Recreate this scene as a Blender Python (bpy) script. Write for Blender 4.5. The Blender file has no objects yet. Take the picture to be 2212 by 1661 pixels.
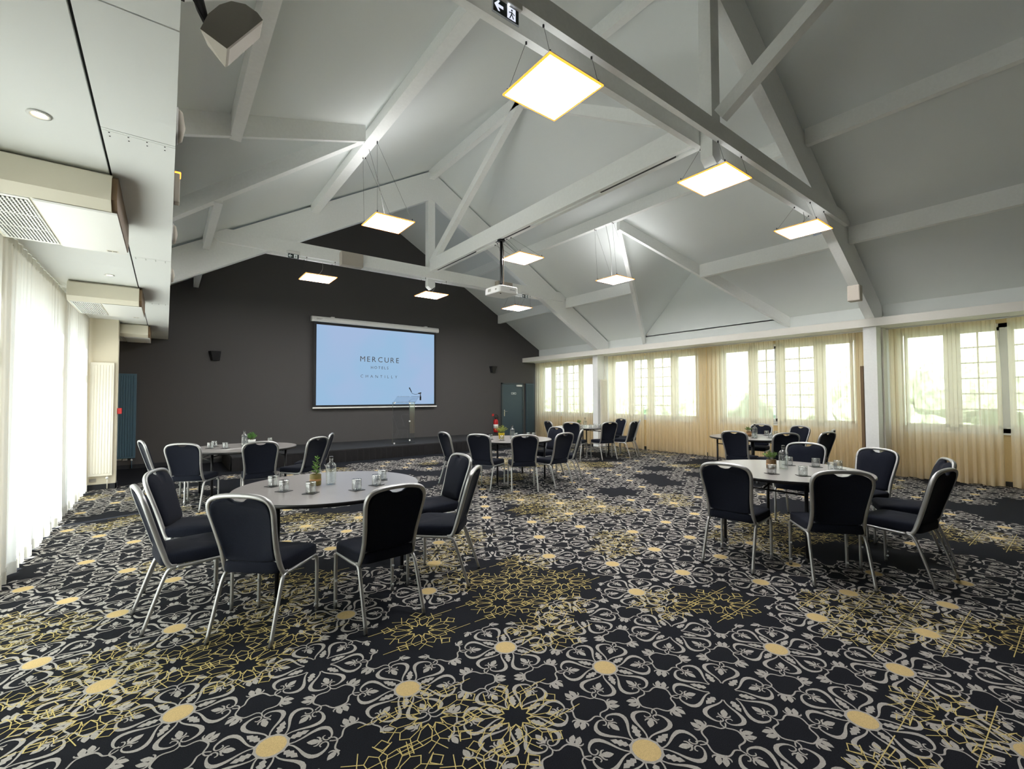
import bpy, bmesh, math, random
from mathutils import Vector, Matrix, noise

R = math.radians
PI = math.pi
SC = bpy.context.scene
COL = SC.collection

# ------------------------------------------------------------------ camera
def make_camera():
    yaw, pitch, roll = R(37.47), R(1.72), R(-0.22)
    cy, sy, cp, sp = math.cos(yaw), math.sin(yaw), math.cos(pitch), math.sin(pitch)
    f = Vector((sy*cp, cy*cp, sp)); rt = Vector((cy, -sy, 0)); up = rt.cross(f)
    c, s = math.cos(roll), math.sin(roll)
    r2 = c*rt + s*up; u2 = -s*rt + c*up
    cam = bpy.data.cameras.new('camera'); o = bpy.data.objects.new('camera', cam); COL.objects.link(o)
    m = Matrix((( r2.x, u2.x, -f.x, 0), (r2.y, u2.y, -f.y, 0), (r2.z, u2.z, -f.z, 1.5), (0, 0, 0, 1)))
    o.matrix_world = m
    cam.sensor_width = 36.0; cam.sensor_fit = 'HORIZONTAL'; cam.lens = 36*975.2/2212
    cam.clip_start = 0.05; cam.clip_end = 200
    SC.camera = o
make_camera()

# ------------------------------------------------------------------ world, exposure
w = bpy.data.worlds.new('daylight'); SC.world = w; w.use_nodes = True
nt = w.node_tree; nt.nodes.clear()
out = nt.nodes.new('ShaderNodeOutputWorld'); bg = nt.nodes.new('ShaderNodeBackground')
tc = nt.nodes.new('ShaderNodeTexCoord'); sp = nt.nodes.new('ShaderNodeSeparateXYZ'); rp = nt.nodes.new('ShaderNodeValToRGB')
nt.links.new(tc.outputs['Generated'], sp.inputs[0]); nt.links.new(sp.outputs['Z'], rp.inputs[0])
rp.color_ramp.elements[0].position = 0.0; rp.color_ramp.elements[0].color = (0.95, 0.98, 1.0, 1)
rp.color_ramp.elements[1].position = 0.6; rp.color_ramp.elements[1].color = (0.68, 0.82, 1.0, 1)
nt.links.new(rp.outputs[0], bg.inputs[0]); bg.inputs[1].default_value = 1.9
nt.links.new(bg.outputs[0], out.inputs[0])
sun = bpy.data.lights.new('sun', 'SUN'); sun.energy = 9.5; sun.angle = R(3); sun.color = (1.0, 0.985, 0.97)
so = bpy.data.objects.new('sun', sun); COL.objects.link(so)
so.rotation_euler = Vector((0.80, 0.22, -0.56)).to_track_quat('-Z', 'Y').to_euler()
SC.view_settings.view_transform = 'Standard'; SC.view_settings.look = 'None'
SC.view_settings.exposure = 1.4; SC.view_settings.gamma = 1.0; SC.view_settings.use_curve_mapping = False
SC.cycles.max_bounces = 10; SC.cycles.diffuse_bounces = 6; SC.cycles.glossy_bounces = 4
SC.cycles.transmission_bounces = 8; SC.cycles.transparent_max_bounces = 16
SC.cycles.caustics_reflective = False; SC.cycles.caustics_refractive = False
SC.cycles.sample_clamp_indirect = 6.0

YW = 12.85          # the dark end wall
YB = -4.35          # the wall behind the camera
XL, XR = -1.25, 11.15
XRIDGE, ZRIDGE, SL = 4.9, 6.908, 0.5787
def zroof(x): return ZRIDGE - SL*abs(x-XRIDGE)

def portal(x, y0, y1, z0, z1, side):
    l = bpy.data.lights.new('window_portal', 'AREA'); l.energy = 1; l.shape = 'RECTANGLE'; l.size = y1-y0; l.size_y = z1-z0
    l.cycles.is_portal = True
    o = bpy.data.objects.new('window_portal', l); COL.objects.link(o)
    o.location = (x, (y0+y1)/2, (z0+z1)/2)
    o.rotation_euler = (R(90), 0, R(90) if side > 0 else R(-90))
WIN_R = [(10.12, 12.80), (6.46, 9.45), (3.02, 5.90), (-0.45, 2.36)]
WIN_L = [(8.25, 9.95), (5.6, 7.9), (2.3, 5.2)]
for a, b in WIN_R: portal(XR+0.34, a, b, 0.88, 2.74, 1)
for a, b in WIN_L: portal(XL-0.34, a, b, 0.12, 2.66, -1)

# ------------------------------------------------------------------ materials
MATS = {}
def P(name, col, rough=0.6, metal=0.0, spec=0.5, noise_s=None, noise_a=0.0, bump=0.0, coat=0.0, sheen=0.0, emis=None, es=0.0, trans=0.0, ior=1.45, alpha=1.0):
    m = bpy.data.materials.new(name); m.use_nodes = True; n = m.node_tree
    b = n.nodes['Principled BSDF']
    b.inputs['Base Color'].default_value = (*col, 1); b.inputs['Roughness'].default_value = rough
    b.inputs['Metallic'].default_value = metal; b.inputs['Specular IOR Level'].default_value = spec
    b.inputs['Coat Weight'].default_value = coat; b.inputs['Sheen Weight'].default_value = sheen
    b.inputs['Transmission Weight'].default_value = trans; b.inputs['IOR'].default_value = ior
    b.inputs['Alpha'].default_value = alpha
    if emis: b.inputs['Emission Color'].default_value = (*emis, 1); b.inputs['Emission Strength'].default_value = es
    if noise_s:
        t = n.nodes.new('ShaderNodeTexCoord'); no = n.nodes.new('ShaderNodeTexNoise')
        no.inputs['Scale'].default_value = noise_s; no.inputs['Detail'].default_value = 3
        n.links.new(t.outputs['Object'], no.inputs['Vector'])
        r = n.nodes.new('ShaderNodeValToRGB'); n.links.new(no.outputs['Fac'], r.inputs[0])
        r.color_ramp.elements[0].position = 0.3; r.color_ramp.elements[1].position = 0.7
        r.color_ramp.elements[0].color = (*[c*(1-noise_a) for c in col], 1)
        r.color_ramp.elements[1].color = (*[min(1, c*(1+noise_a)) for c in col], 1)
        n.links.new(r.outputs[0], b.inputs['Base Color'])
        if bump:
            bu = n.nodes.new('ShaderNodeBump'); bu.inputs['Strength'].default_value = bump; bu.inputs['Distance'].default_value = 0.002
            n.links.new(no.outputs['Fac'], bu.inputs['Height']); n.links.new(bu.outputs[0], b.inputs['Normal'])
    MATS[name] = m
    return m
def EM(name, col, s):
    m = bpy.data.materials.new(name); m.use_nodes = True; n = m.node_tree; n.nodes.clear()
    o = n.nodes.new('ShaderNodeOutputMaterial'); e = n.nodes.new('ShaderNodeEmission')
    e.inputs[0].default_value = (*col, 1); e.inputs[1].default_value = s; n.links.new(e.outputs[0], o.inputs[0]); MATS[name] = m
    return m

P('ceiling_paint', (0.80, 0.835, 0.825), 0.85, noise_s=900, noise_a=0.02)
P('beam_paint', (0.90, 0.915, 0.90), 0.6, noise_s=30, noise_a=0.02)
P('white_paint', (0.78, 0.76, 0.70), 0.6)
P('soffit_paint', (0.84, 0.86, 0.85), 0.55)
P('cream_wall', (0.66, 0.52, 0.29), 0.8, noise_s=60, noise_a=0.03)
P('pier_cream', (0.74, 0.68, 0.54), 0.8)
P('dark_wall', (0.086, 0.082, 0.082), 0.85, spec=0.2, noise_s=260, noise_a=0.30, bump=0.3)
P('black', (0.01, 0.01, 0.011), 0.6)
P('baseboard_black', (0.02, 0.022, 0.026), 0.5)
P('fabric', (0.0085, 0.0105, 0.0185), 0.9, spec=0.15, noise_s=420, noise_a=0.45, bump=0.35, sheen=0.03)
P('aluminium', (0.43, 0.43, 0.43), 0.42, metal=0.85)
P('rubber', (0.03, 0.03, 0.03), 0.7)
P('glide', (0.75, 0.78, 0.80), 0.15, alpha=0.5)
P('laminate', (0.26, 0.243, 0.238), 0.30, spec=0.28, noise_s=340, noise_a=0.12)
P('laminate_edge', (0.014, 0.013, 0.013), 0.35)
P('black_steel', (0.016, 0.016, 0.018), 0.38, metal=0.3)
P('radiator_cream', (0.78, 0.74, 0.64), 0.4)
P('radiator_blue', (0.075, 0.145, 0.20), 0.4)
P('door_blue', (0.045, 0.075, 0.095), 0.45)
P('door_frame', (0.045, 0.062, 0.072), 0.45)
P('steel', (0.7, 0.7, 0.7), 0.25, metal=1.0)
P('white_plastic', (0.8, 0.8, 0.78), 0.35)
P('unit_plastic', (0.74, 0.70, 0.58), 0.45)
P('unit_white', (0.80, 0.80, 0.77), 0.35)
P('unit_brown', (0.16, 0.10, 0.05), 0.6)
P('unit_dark', (0.05, 0.045, 0.04), 0.8)
P('speaker_grey', (0.28, 0.265, 0.23), 0.6, noise_s=700, noise_a=0.1)
P('speaker_side', (0.46, 0.42, 0.36), 0.6)
P('speaker_grille', (0.42, 0.38, 0.33), 0.7, noise_s=900, noise_a=0.2)
P('stage_top', (0.022, 0.022, 0.025), 0.75, noise_s=300, noise_a=0.25)
P('stage_skirt', (0.006, 0.005, 0.006), 0.9)
P('red', (0.55, 0.015, 0.02), 0.3)
P('red_plastic', (0.6, 0.03, 0.03), 0.4)
P('yellow_pot', (0.75, 0.55, 0.03), 0.4)
P('wood_pot', (0.16, 0.09, 0.035), 0.55, noise_s=25, noise_a=0.35)
P('wood_band', (0.42, 0.22, 0.09), 0.5)
P('olive_pot', (0.17, 0.13, 0.03), 0.5, noise_s=40, noise_a=0.2)
P('soil', (0.03, 0.02, 0.012), 0.95)
P('leaf', (0.13, 0.24, 0.05), 0.5, noise_s=14, noise_a=0.45)
P('leaf_yellow', (0.34, 0.38, 0.06), 0.5, noise_s=18, noise_a=0.4)
P('leaf_green', (0.07, 0.22, 0.03), 0.5, noise_s=16, noise_a=0.4)
P('stem', (0.16, 0.2, 0.06), 0.6)
P('coaster', (0.012, 0.012, 0.013), 0.4)
P('bottle_cap', (0.02, 0.02, 0.02), 0.3)
P('ink', (0.04, 0.05, 0.07), 0.5)
P('exit_green', (0.012, 0.028, 0.022), 0.4)
P('exit_white', (0.5, 0.52, 0.5), 0.4, emis=(0.8, 0.9, 0.85), es=0.12)
P('exit_white_lit', (0.7, 0.72, 0.75), 0.3, emis=(0.8, 0.85, 1.0), es=0.35)
P('hose', (0.01, 0.01, 0.01), 0.4)
P('cable', (0.12, 0.08, 0.05), 0.5)
P('text_grey', (0.085, 0.08, 0.085), 0.6)
P('screw', (0.25, 0.25, 0.24), 0.4)
P('pale_paving', (0.46, 0.44, 0.40), 0.9, noise_s=3, noise_a=0.4)  # pale paving tone, set so the light it reflects isn't green
P('hedge', (0.34, 0.42, 0.30), 0.8, noise_s=5, noise_a=0.6)
P('pvc', (0.80, 0.83, 0.86), 0.35)
P('shutter', (0.70, 0.72, 0.70), 0.6)
EM('panel_light', (1.0, 0.98, 0.96), 25.0)
EM('added_ceiling_fill', (1.0, 0.99, 0.98), 0.4)  # faint added upward glow, fill light for the ceiling
EM('added_ceiling_fill_long', (1.0, 0.99, 0.98), 5.5)  # stronger added fill for the two panels on long wires
EM('panel_edge_glow', (1.0, 0.33, 0.04), 0.9)  # orange rim glow around the panels put into the frame's emission
EM('lamp_glow', (1.0, 0.72, 0.35), 14)
EM('led_orange', (1.0, 0.22, 0.02), 2.5)
EM('led_white', (0.85, 0.9, 1.0), 6)

def glass(name, tint=(1, 1, 1), base=0.08, rough=0.02, ior=1.45):
    m = bpy.data.materials.new(name); m.use_nodes = True; n = m.node_tree; n.nodes.clear()
    o = n.nodes.new('ShaderNodeOutputMaterial'); mx = n.nodes.new('ShaderNodeMixShader')
    t = n.nodes.new('ShaderNodeBsdfTransparent'); t.inputs[0].default_value = (*tint, 1)
    g = n.nodes.new('ShaderNodeBsdfGlossy'); g.inputs['Roughness'].default_value = rough
    f = n.nodes.new('ShaderNodeLayerWeight'); f.inputs['Blend'].default_value = 0.5
    pw = n.nodes.new('ShaderNodeMath'); pw.operation = 'POWER'; pw.inputs[1].default_value = 3.2
    a = n.nodes.new('ShaderNodeMath'); a.operation = 'MULTIPLY_ADD'; a.inputs[1].default_value = 0.75; a.inputs[2].default_value = base; a.use_clamp = True
    n.links.new(f.outputs['Facing'], pw.inputs[0]); n.links.new(pw.outputs[0], a.inputs[0]); n.links.new(a.outputs[0], mx.inputs[0])
    n.links.new(t.outputs[0], mx.inputs[1]); n.links.new(g.outputs[0], mx.inputs[2]); n.links.new(mx.outputs[0], o.inputs[0])
    MATS[name] = m
glass('pane_glass', (0.95, 0.98, 0.97), 0.02)
glass('tumbler_glass', (0.98, 0.99, 0.99), 0.15, 0.12)
glass('bottle_glass', (0.97, 0.98, 0.98), 0.15, 0.15)
glass('acrylic', (0.94, 0.96, 0.97), 0.03, 0.01)
glass('acrylic_edge', (0.80, 0.86, 0.88), 0.45, 0.2)
glass('sign_plastic', (0.9, 0.92, 0.98), 0.15, 0.1)

def curtain_mat(name, col, tr):
    m = bpy.data.materials.new(name); m.use_nodes = True; n = m.node_tree; n.nodes.clear()
    o = n.nodes.new('ShaderNodeOutputMaterial')
    d = n.nodes.new('ShaderNodeBsdfDiffuse'); d.inputs[0].default_value = (*col, 1)
    l = n.nodes.new('ShaderNodeBsdfTranslucent'); l.inputs[0].default_value = (*col, 1)
    t = n.nodes.new('ShaderNodeBsdfTransparent'); t.inputs[0].default_value = (*[0.5+0.5*c for c in col], 1)
    a = n.nodes.new('ShaderNodeMixShader'); a.inputs[0].default_value = 0.60
    b = n.nodes.new('ShaderNodeMixShader'); b.inputs[0].default_value = tr
    n.links.new(d.outputs[0], a.inputs[1]); n.links.new(l.outputs[0], a.inputs[2])
    n.links.new(a.outputs[0], b.inputs[1]); n.links.new(t.outputs[0], b.inputs[2]); n.links.new(b.outputs[0], o.inputs[0])
    MATS[name] = m
curtain_mat('sheer', (0.95, 0.86, 0.66), 0.40)
curtain_mat('sheer_left', (0.76, 0.75, 0.71), 0.0)

def carpet_mat(name, col, a):
    m = P(name, col, 0.95, spec=0.12, noise_s=260, noise_a=a, bump=0.25)
carpet_mat('carpet_black', (0.0105, 0.0115, 0.0155), 0.45)
carpet_mat('carpet_grey', (0.375, 0.355, 0.33), 0.18)
carpet_mat('carpet_yellow', (0.56, 0.42, 0.20), 0.15)
carpet_mat('carpet_gold', (0.54, 0.44, 0.18), 0.2)

# screen picture: a projected image, pale blue with a faint pink cast on the left
m = bpy.data.materials.new('screen_image'); m.use_nodes = True; n = m.node_tree; n.nodes.clear()
o = n.nodes.new('ShaderNodeOutputMaterial'); e = n.nodes.new('ShaderNodeEmission'); t = n.nodes.new('ShaderNodeTexCoord')
no = n.nodes.new('ShaderNodeTexNoise'); no.inputs['Scale'].default_value = 0.7
r = n.nodes.new('ShaderNodeValToRGB'); n.links.new(t.outputs['Object'], no.inputs['Vector']); n.links.new(no.outputs['Fac'], r.inputs[0])
r.color_ramp.elements[0].position = 0.38; r.color_ramp.elements[0].color = (0.33, 0.52, 0.74, 1)
r.color_ramp.elements[1].position = 0.64; r.color_ramp.elements[1].color = (0.38, 0.51, 0.74, 1)
n.links.new(r.outputs[0], e.inputs[0]); e.inputs[1].default_value = 0.37; n.links.new(e.outputs[0], o.inputs[0])
MATS['screen_image'] = m

# ------------------------------------------------------------------ mesh helpers
class MB:
    def __init__(s): s.v = []; s.f = []; s.m = []; s.sm = []
    def add(s, vs, fs, mi=0, smooth=False, M=None):
        b = len(s.v)
        s.v += [tuple(M @ Vector(v)) if M else tuple(v) for v in vs]
        s.f += [tuple(b+i for i in f) for f in fs]; s.m += [mi]*len(fs); s.sm += [smooth]*len(fs)
        return s
    def box(s, a, b, mi=0, M=None):
        x0, y0, z0 = a; x1, y1, z1 = b
        if x0 > x1: x0, x1 = x1, x0
        if y0 > y1: y0, y1 = y1, y0
        if z0 > z1: z0, z1 = z1, z0
        return s.add([(x0,y0,z0),(x1,y0,z0),(x1,y1,z0),(x0,y1,z0),(x0,y0,z1),(x1,y0,z1),(x1,y1,z1),(x0,y1,z1)],
                     [(0,3,2,1),(4,5,6,7),(0,1,5,4),(1,2,6,5),(2,3,7,6),(3,0,4,7)], mi, False, M)
    def rbox(s, a, b, r, mi=0, M=None):        # box with bevelled edges
        bm = bmesh.new(); x0,y0,z0 = a; x1,y1,z1 = b
        bmesh.ops.create_cube(bm, size=1)
        for v in bm.verts: v.co = Vector(((x0+x1)/2+v.co.x*(x1-x0), (y0+y1)/2+v.co.y*(y1-y0), (z0+z1)/2+v.co.z*(z1-z0)))
        bmesh.ops.bevel(bm, geom=bm.edges[:], offset=r, segments=2, profile=0.5, affect='EDGES')
        return s.frombm(bm, mi, M)
    def frombm(s, bm, mi=0, M=None, smooth=False):
        bm.verts.index_update()
        s.add([v.co.copy() for v in bm.verts], [tuple(v.index for v in f.verts) for f in bm.faces], mi, smooth, M); bm.free(); return s
    def tube(s, pts, ra, rb=None, mi=0, n=10, up=None, caps=True, M=None, closed=False):
        rb = rb or ra; pts = [Vector(p) for p in pts]; N = len(pts); vs = []; fs = []; prev = None
        for i, p in enumerate(pts):
            if closed: d = (pts[(i+1) % N]-pts[i-1]).normalized()
            else: d = (pts[min(i+1, N-1)]-pts[max(i-1, 0)]).normalized()
            if up is not None: u = Vector(up)
            elif prev is None: u = Vector((0, 0, 1)) if abs(d.z) < 0.9 else Vector((1, 0, 0))
            else: u = prev
            a = d.cross(u)
            if a.length < 1e-5: a = d.cross(Vector((0.3, 1, 0.2)))
            a.normalize(); b = a.cross(d).normalized(); prev = b
            A = ra[i] if isinstance(ra, (list, tuple)) else ra; B = rb[i] if isinstance(rb, (list, tuple)) else rb
            for k in range(n):
                t = 2*PI*k/n; vs.append(p+a*(A*math.cos(t))+b*(B*math.sin(t)))
        for i in range(N if closed else N-1):
            j = (i+1) % N
            for k in range(n): fs.append((i*n+k, i*n+(k+1) % n, j*n+(k+1) % n, j*n+k))
        if caps and not closed: fs.append(tuple(range(n))[::-1]); fs.append(tuple((N-1)*n+k for k in range(n)))
        return s.add(vs, fs, mi, True, M)
    def lathe(s, prof, n=24, mi=0, M=None, c=(0, 0, 0), smooth=True):
        vs = []; fs = []
        for r_, z in prof:
            for k in range(n): t = 2*PI*k/n; vs.append((c[0]+r_*math.cos(t), c[1]+r_*math.sin(t), c[2]+z))
        for i in range(len(prof)-1):
            for k in range(n): fs.append((i*n+k, i*n+(k+1) % n, (i+1)*n+(k+1) % n, (i+1)*n+k))
        if prof[0][0] > 1e-4: fs.append(tuple(range(n))[::-1])
        if prof[-1][0] > 1e-4: fs.append(tuple((len(prof)-1)*n+k for k in range(n)))
        return s.add(vs, fs, mi, smooth, M)
    def prism(s, poly, lo, hi, axis='y', mi=0, M=None):  # poly in the two other axes
        def mk(p, q, t): return (t, p, q) if axis == 'x' else ((p, t, q) if axis == 'y' else (p, q, t))
        n = len(poly); vs = [mk(*p, lo) for p in poly]+[mk(*p, hi) for p in poly]
        fs = [tuple(range(n)), tuple(range(2*n-1, n-1, -1))]+[(i, i+n, (i+1) % n+n, (i+1) % n) for i in range(n)]
        return s.add(vs, fs, mi, False, M)
    def beam(s, p, q, wd, ht, up=(0, 0, 1), mi=0):  # rectangular bar p->q, wd across, ht along up
        p, q = Vector(p), Vector(q); d = (q-p).normalized(); a = d.cross(Vector(up)).normalized(); b = a.cross(d).normalized()
        vs = []
        for c in (p, q):
            for i, j in ((-1,-1),(1,-1),(1,1),(-1,1)): vs.append(c+a*(i*wd/2)+b*(j*ht/2))
        return s.add(vs, [(0,3,2,1),(4,5,6,7),(0,1,5,4),(1,2,6,5),(2,3,7,6),(3,0,4,7)], mi)
    def build(s, name, mats, parent=None, kind=None, normals=True):
        me = bpy.data.meshes.new(name); me.from_pydata([tuple(v) for v in s.v], [], s.f)
        if isinstance(mats, str): mats = [mats]
        for mm in mats: me.materials.append(MATS[mm])
        me.polygons.foreach_set('material_index', s.m); me.polygons.foreach_set('use_smooth', s.sm)
        if normals:
            bm = bmesh.new(); bm.from_mesh(me); bmesh.ops.recalc_face_normals(bm, faces=bm.faces[:]); bm.to_mesh(me); bm.free()
        me.update(); o = bpy.data.objects.new(name, me); COL.objects.link(o)
        if parent: o.parent = parent
        if kind: o['kind'] = kind
        return o
def one(fn, *a, **k): b = MB(); getattr(b, fn)(*a, **k); return b
def thing(name, label, cat, loc=(0, 0, 0), rz=0.0, group=None):
    o = bpy.data.objects.new(name, None); COL.objects.link(o); o.empty_display_size = 0.1
    o.location = loc; o.rotation_euler = (0, 0, rz); o['label'] = label; o['category'] = cat
    if group: o['group'] = group
    return o
def tag(o, label, cat, group=None):
    o['label'] = label; o['category'] = cat
    if group: o['group'] = group
    return o
def dup(root, loc, rz, label, group=None):
    r_ = root.copy(); COL.objects.link(r_); r_.location = loc; r_.rotation_euler = (0, 0, rz); r_['label'] = label
    if group: r_['group'] = group
    for ch in list(root.children):
        c_ = ch.copy(); COL.objects.link(c_); c_.parent = r_
        for g in list(ch.children):
            d_ = g.copy(); COL.objects.link(d_); d_.parent = c_
    return r_
def text(name, body, size, mat, M, parent, spacing=1.0, bold=0.0, depth=0.001, align='LEFT'):
    cu = bpy.data.curves.new(name, 'FONT'); cu.body = body; cu.size = size; cu.space_character = spacing
    cu.offset = bold; cu.extrude = depth; cu.align_x = align; cu.resolution_u = 3
    o = bpy.data.objects.new(name, cu); COL.objects.link(o)
    bpy.context.view_layer.update()
    me = bpy.data.meshes.new_from_object(o.evaluated_get(bpy.context.evaluated_depsgraph_get()))
    bpy.data.objects.remove(o); me.materials.clear(); me.materials.append(MATS[mat]); me.transform(M)
    ob = bpy.data.objects.new(name, me); COL.objects.link(ob); ob.parent = parent
    return ob
def bez(pts, k=6):  # Catmull-Rom through points
    P_ = [Vector(p) for p in pts]; out_ = []
    for i in range(len(P_)-1):
        a, b, c, d = P_[max(i-1, 0)], P_[i], P_[i+1], P_[min(i+2, len(P_)-1)]
        for j in range(k):
            t = j/k; out_.append(0.5*((2*b)+(c-a)*t+(2*a-5*b+4*c-d)*t*t+(3*b-a-3*c+d)*t**3))
    out_.append(P_[-1]); return out_

# ------------------------------------------------------------------ shell
def wall_with_windows(name, x0, x1, wins, z0, z1, ztop, ya, yb, mat):
    b = MB(); b.box((x0, ya, 0), (x1, yb, z0)); b.box((x0, ya, z1), (x1, yb, ztop))
    ys = sorted(wins); cur = ya
    for a, c in ys:
        if a > cur: b.box((x0, cur, z0), (x1, a, z1))
        cur = c
    if cur < yb: b.box((x0, cur, z0), (x1, yb, z1))
    return b
VX, VZ, VY = 7.76, 5.253, 6.20; DH = 1.94
b = wall_with_windows('wall_right', XR, XR+0.25, WIN_R, 0.88, 2.74, zroof(XR)+0.03, YB, YW, 'cream_wall')
b.build('wall_right', 'cream_wall', kind='structure')
b = MB(); b.prism([(VY-DH, zroof(XR)-0.02), (VY+DH, zroof(XR)-0.02), (VY, VZ)], XR-0.012, XR+0.12, 'x')
b.build('wall_right_gable', 'ceiling_paint', kind='structure')
b = wall_with_windows('wall_left', XL-0.25, XL, WIN_L, 0.12, 2.66, 3.38, YB, YW, 'cream_wall')
b.build('wall_left', 'cream_wall', kind='structure')
b = MB(); b.prism([(VY-DH, zroof(XL)), (VY+DH, zroof(XL)), (VY, VZ)], XL-0.12, XL-0.02, 'x')
b.build('wall_left_gable', 'ceiling_paint', kind='structure')
gable = [(XL, 0), (XR, 0), (XR, zroof(XR)), (XRIDGE, ZRIDGE), (XL, zroof(XL))]
one('prism', gable, YW, YW+0.15).build('wall_front', 'dark_wall', kind='structure')
one('prism', gable, YB-0.15, YB).build('wall_back', 'dark_wall', kind='structure')
# paler band of wall above the pelmet on the right
one('box', (XR-0.012, YB, 2.80), (XR-0.001, YW, zroof(XR)+0.005)).build('trim_1', 'ceiling_paint', kind='structure')

def roof():
    vs = []; fs = []; th = 0.10
    def face(pts, nrm):
        b0 = len(vs); n_ = Vector(nrm)*th; k = len(pts)
        for p in pts: vs.append(Vector(p))
        for p in pts: vs.append(Vector(p)+n_)
        fs.append(tuple(b0+i for i in range(k))); fs.append(tuple(b0+k+i for i in range(k)))
        for i in range(k): fs.append((b0+i, b0+(i+1) % k, b0+k+(i+1) % k, b0+k+i))
    for sgn in (1, -1):
        X = lambda x: x if sgn > 0 else 2*XRIDGE-x
        xe = XR if sgn > 0 else 2*XRIDGE-XL
        p = lambda x, y: (X(x), y, zroof(x))
        # the triangular notch of the dormer is bounded by three quads/tris around it
        face([p(XRIDGE, YB), p(xe, YB), p(xe, VY-DH), p(VX, VY), p(XRIDGE, VY)], (0, 0, 1))
        face([p(XRIDGE, VY), p(VX, VY), p(xe, VY+DH), p(xe, YW), p(XRIDGE, YW)], (0, 0, 1))
        V = (X(VX), VY, VZ); G = (X(xe+0.1), VY, VZ)
        for s2 in (1, -1):
            L = (X(xe), VY+s2*DH, zroof(xe)); L2 = (X(xe+0.1), VY+s2*DH, zroof(xe))
            face([V, G, L2, L], (0, s2*0.7, 0.7))
    b = MB(); b.add(vs, fs); return b
roof().build('ceiling', 'ceiling_paint', kind='structure')

# ridge board
one('box', (XRIDGE-0.06, YB, 6.66), (XRIDGE+0.06, YW, 6.93)).build('trim_2', 'beam_paint', kind='structure')
# purlins: vertical boards hanging from the slope, interrupted by the dormers and trusses
trim_n = 3
def purlins():
    global trim_n
    for sgn in (1, -1):
        for xj, depth, wd, segs in ((7.42, 0.24, 0.10, [(YB, 2.56), (2.73, 9.46), (9.63, YW)]), (9.23, 0.28, 0.10, [(YB, 2.56), (2.73, 5.28), (7.12, 9.46), (9.63, YW)])):
            for a, c in segs:
                x0 = xj if sgn > 0 else 2*XRIDGE-xj; x1 = x0+sgn*(wd if sgn > 0 or xj > 8 else 0.15)
                zt = zroof(xj)-depth
                pr = [(x0, zt), (x1, zt), (x1, zroof(x1)+0.02), (x0, zroof(x0)+0.02)]
                one('prism', pr, a, c).build('trim_%d' % trim_n, 'beam_paint', kind='structure'); trim_n += 1
purlins()
# valley boards of the dormers
def valley(sgn, s2):
    global trim_n
    X = lambda x: x if sgn > 0 else 2*XRIDGE-x
    xe = XR if sgn > 0 else 2*XRIDGE-XL
    a = Vector((X(VX-0.10), VY, VZ+0.06)); c = Vector((X(xe), VY+s2*DH*(1.0), zroof(xe)))
    d = (c-a); h = Vector((d.x, d.y, 0)).normalized(); side = Vector((-h.y, h.x, 0))*0.045
    D = Vector((0, 0, -0.22)); U = Vector((0, 0, 0.03))
    vs = [a+side+U, a-side+U, a-side+D, a+side+D, c+side+U, c-side+U, c-side+D, c+side+D]
    b = MB(); b.add(vs, [(0,1,2,3),(7,6,5,4),(0,4,5,1),(1,5,6,2),(2,6,7,3),(3,7,4,0)])
    b.build('trim_%d' % trim_n, 'beam_paint', kind='structure'); trim_n += 1
for sgn in (1, -1):
    for s2 in (1, -1): valley(sgn, s2)

def truss(y, tz0, tz1, label, gapmat='black'):
    global trim_n
    root = bpy.data.objects.new('trim_%d' % trim_n, None); COL.objects.link(root); trim_n += 1
    root['kind'] = 'structure'; root['label'] = label
    yr0, yr1 = y, y+0.15
    for sgn in (1, -1):
        X = lambda x: x if sgn > 0 else 2*XRIDGE-x
        xe = 11.12
        pr = [(X(XRIDGE), ZRIDGE-0.045), (X(xe), zroof(xe)-0.045), (X(xe), 2.95), (X(xe-0.42), 2.95), (X(XRIDGE), ZRIDGE-0.72)]
        one('prism', pr, yr0, yr1).build('rafter', 'beam_paint', root)
    ch = 0.10
    xl, xr = 2*XRIDGE-9.20, 9.20
    for (a, c) in ((yr0-0.06, yr0-0.001), (yr1+0.001, yr1+0.07)):
        pr = [(xl+ch, tz0), (xr-ch, tz0), (xr, tz0+0.10), (xr-0.02, tz1-0.08), (xr-0.16, tz1), (xl+0.16, tz1), (xl+0.02, tz1-0.08), (xl, tz0+0.10)]
        one('prism', pr, a, c).build('tie_beam', 'beam_paint', root)
    kz = tz0-0.24
    one('prism', [(4.81, 6.80), (4.99, 6.80), (4.99, kz+0.07), (4.90, kz), (4.81, kz+0.07)], yr0+0.004, yr1-0.004).build('king_post', 'beam_paint', root)
    return root
truss(9.47, 4.29, 4.54, 'roof truss with king post nearest the dark end wall')
truss(2.57, 4.38, 4.57, 'near roof truss crossing above the first hanging light panels')
def brace(y0, y1, z0=4.66, z1=6.72):
    global trim_n
    one('beam', (4.90, y0, z0), (4.90, y1, z1), 0.12, 0.15, (0, 0, 1)).build('trim_%d' % trim_n, 'beam_paint', kind='structure'); trim_n += 1
brace(9.44, 6.12); brace(2.76, 6.10); brace(2.52, -0.75)
# beam joining the two king posts, a pair of boards with a slot between them
def long_beam():
    global trim_n
    y0, y1 = 2.79, 9.41
    root = bpy.data.objects.new('trim_%d' % trim_n, None); COL.objects.link(root); trim_n += 1; root['kind'] = 'structure'
    for x0, x1 in ((4.82, 4.885), (4.935, 5.0)): one('box', (x0, y0, 4.44), (x1, y1, 4.73)).build('plank', 'beam_paint', root)
    one('box', (4.886, y0+0.01, 4.47), (4.934, y1-0.01, 4.72)).build('filler_board', 'beam_paint', root)
    for a, c in ((3.1, 4.3), (7.6, 9.2), (5.9, 6.9)):
        one('box', (4.892, a, 4.445), (4.928, c, 4.468)).build('slot', 'baseboard_black', root)
long_beam()

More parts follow.
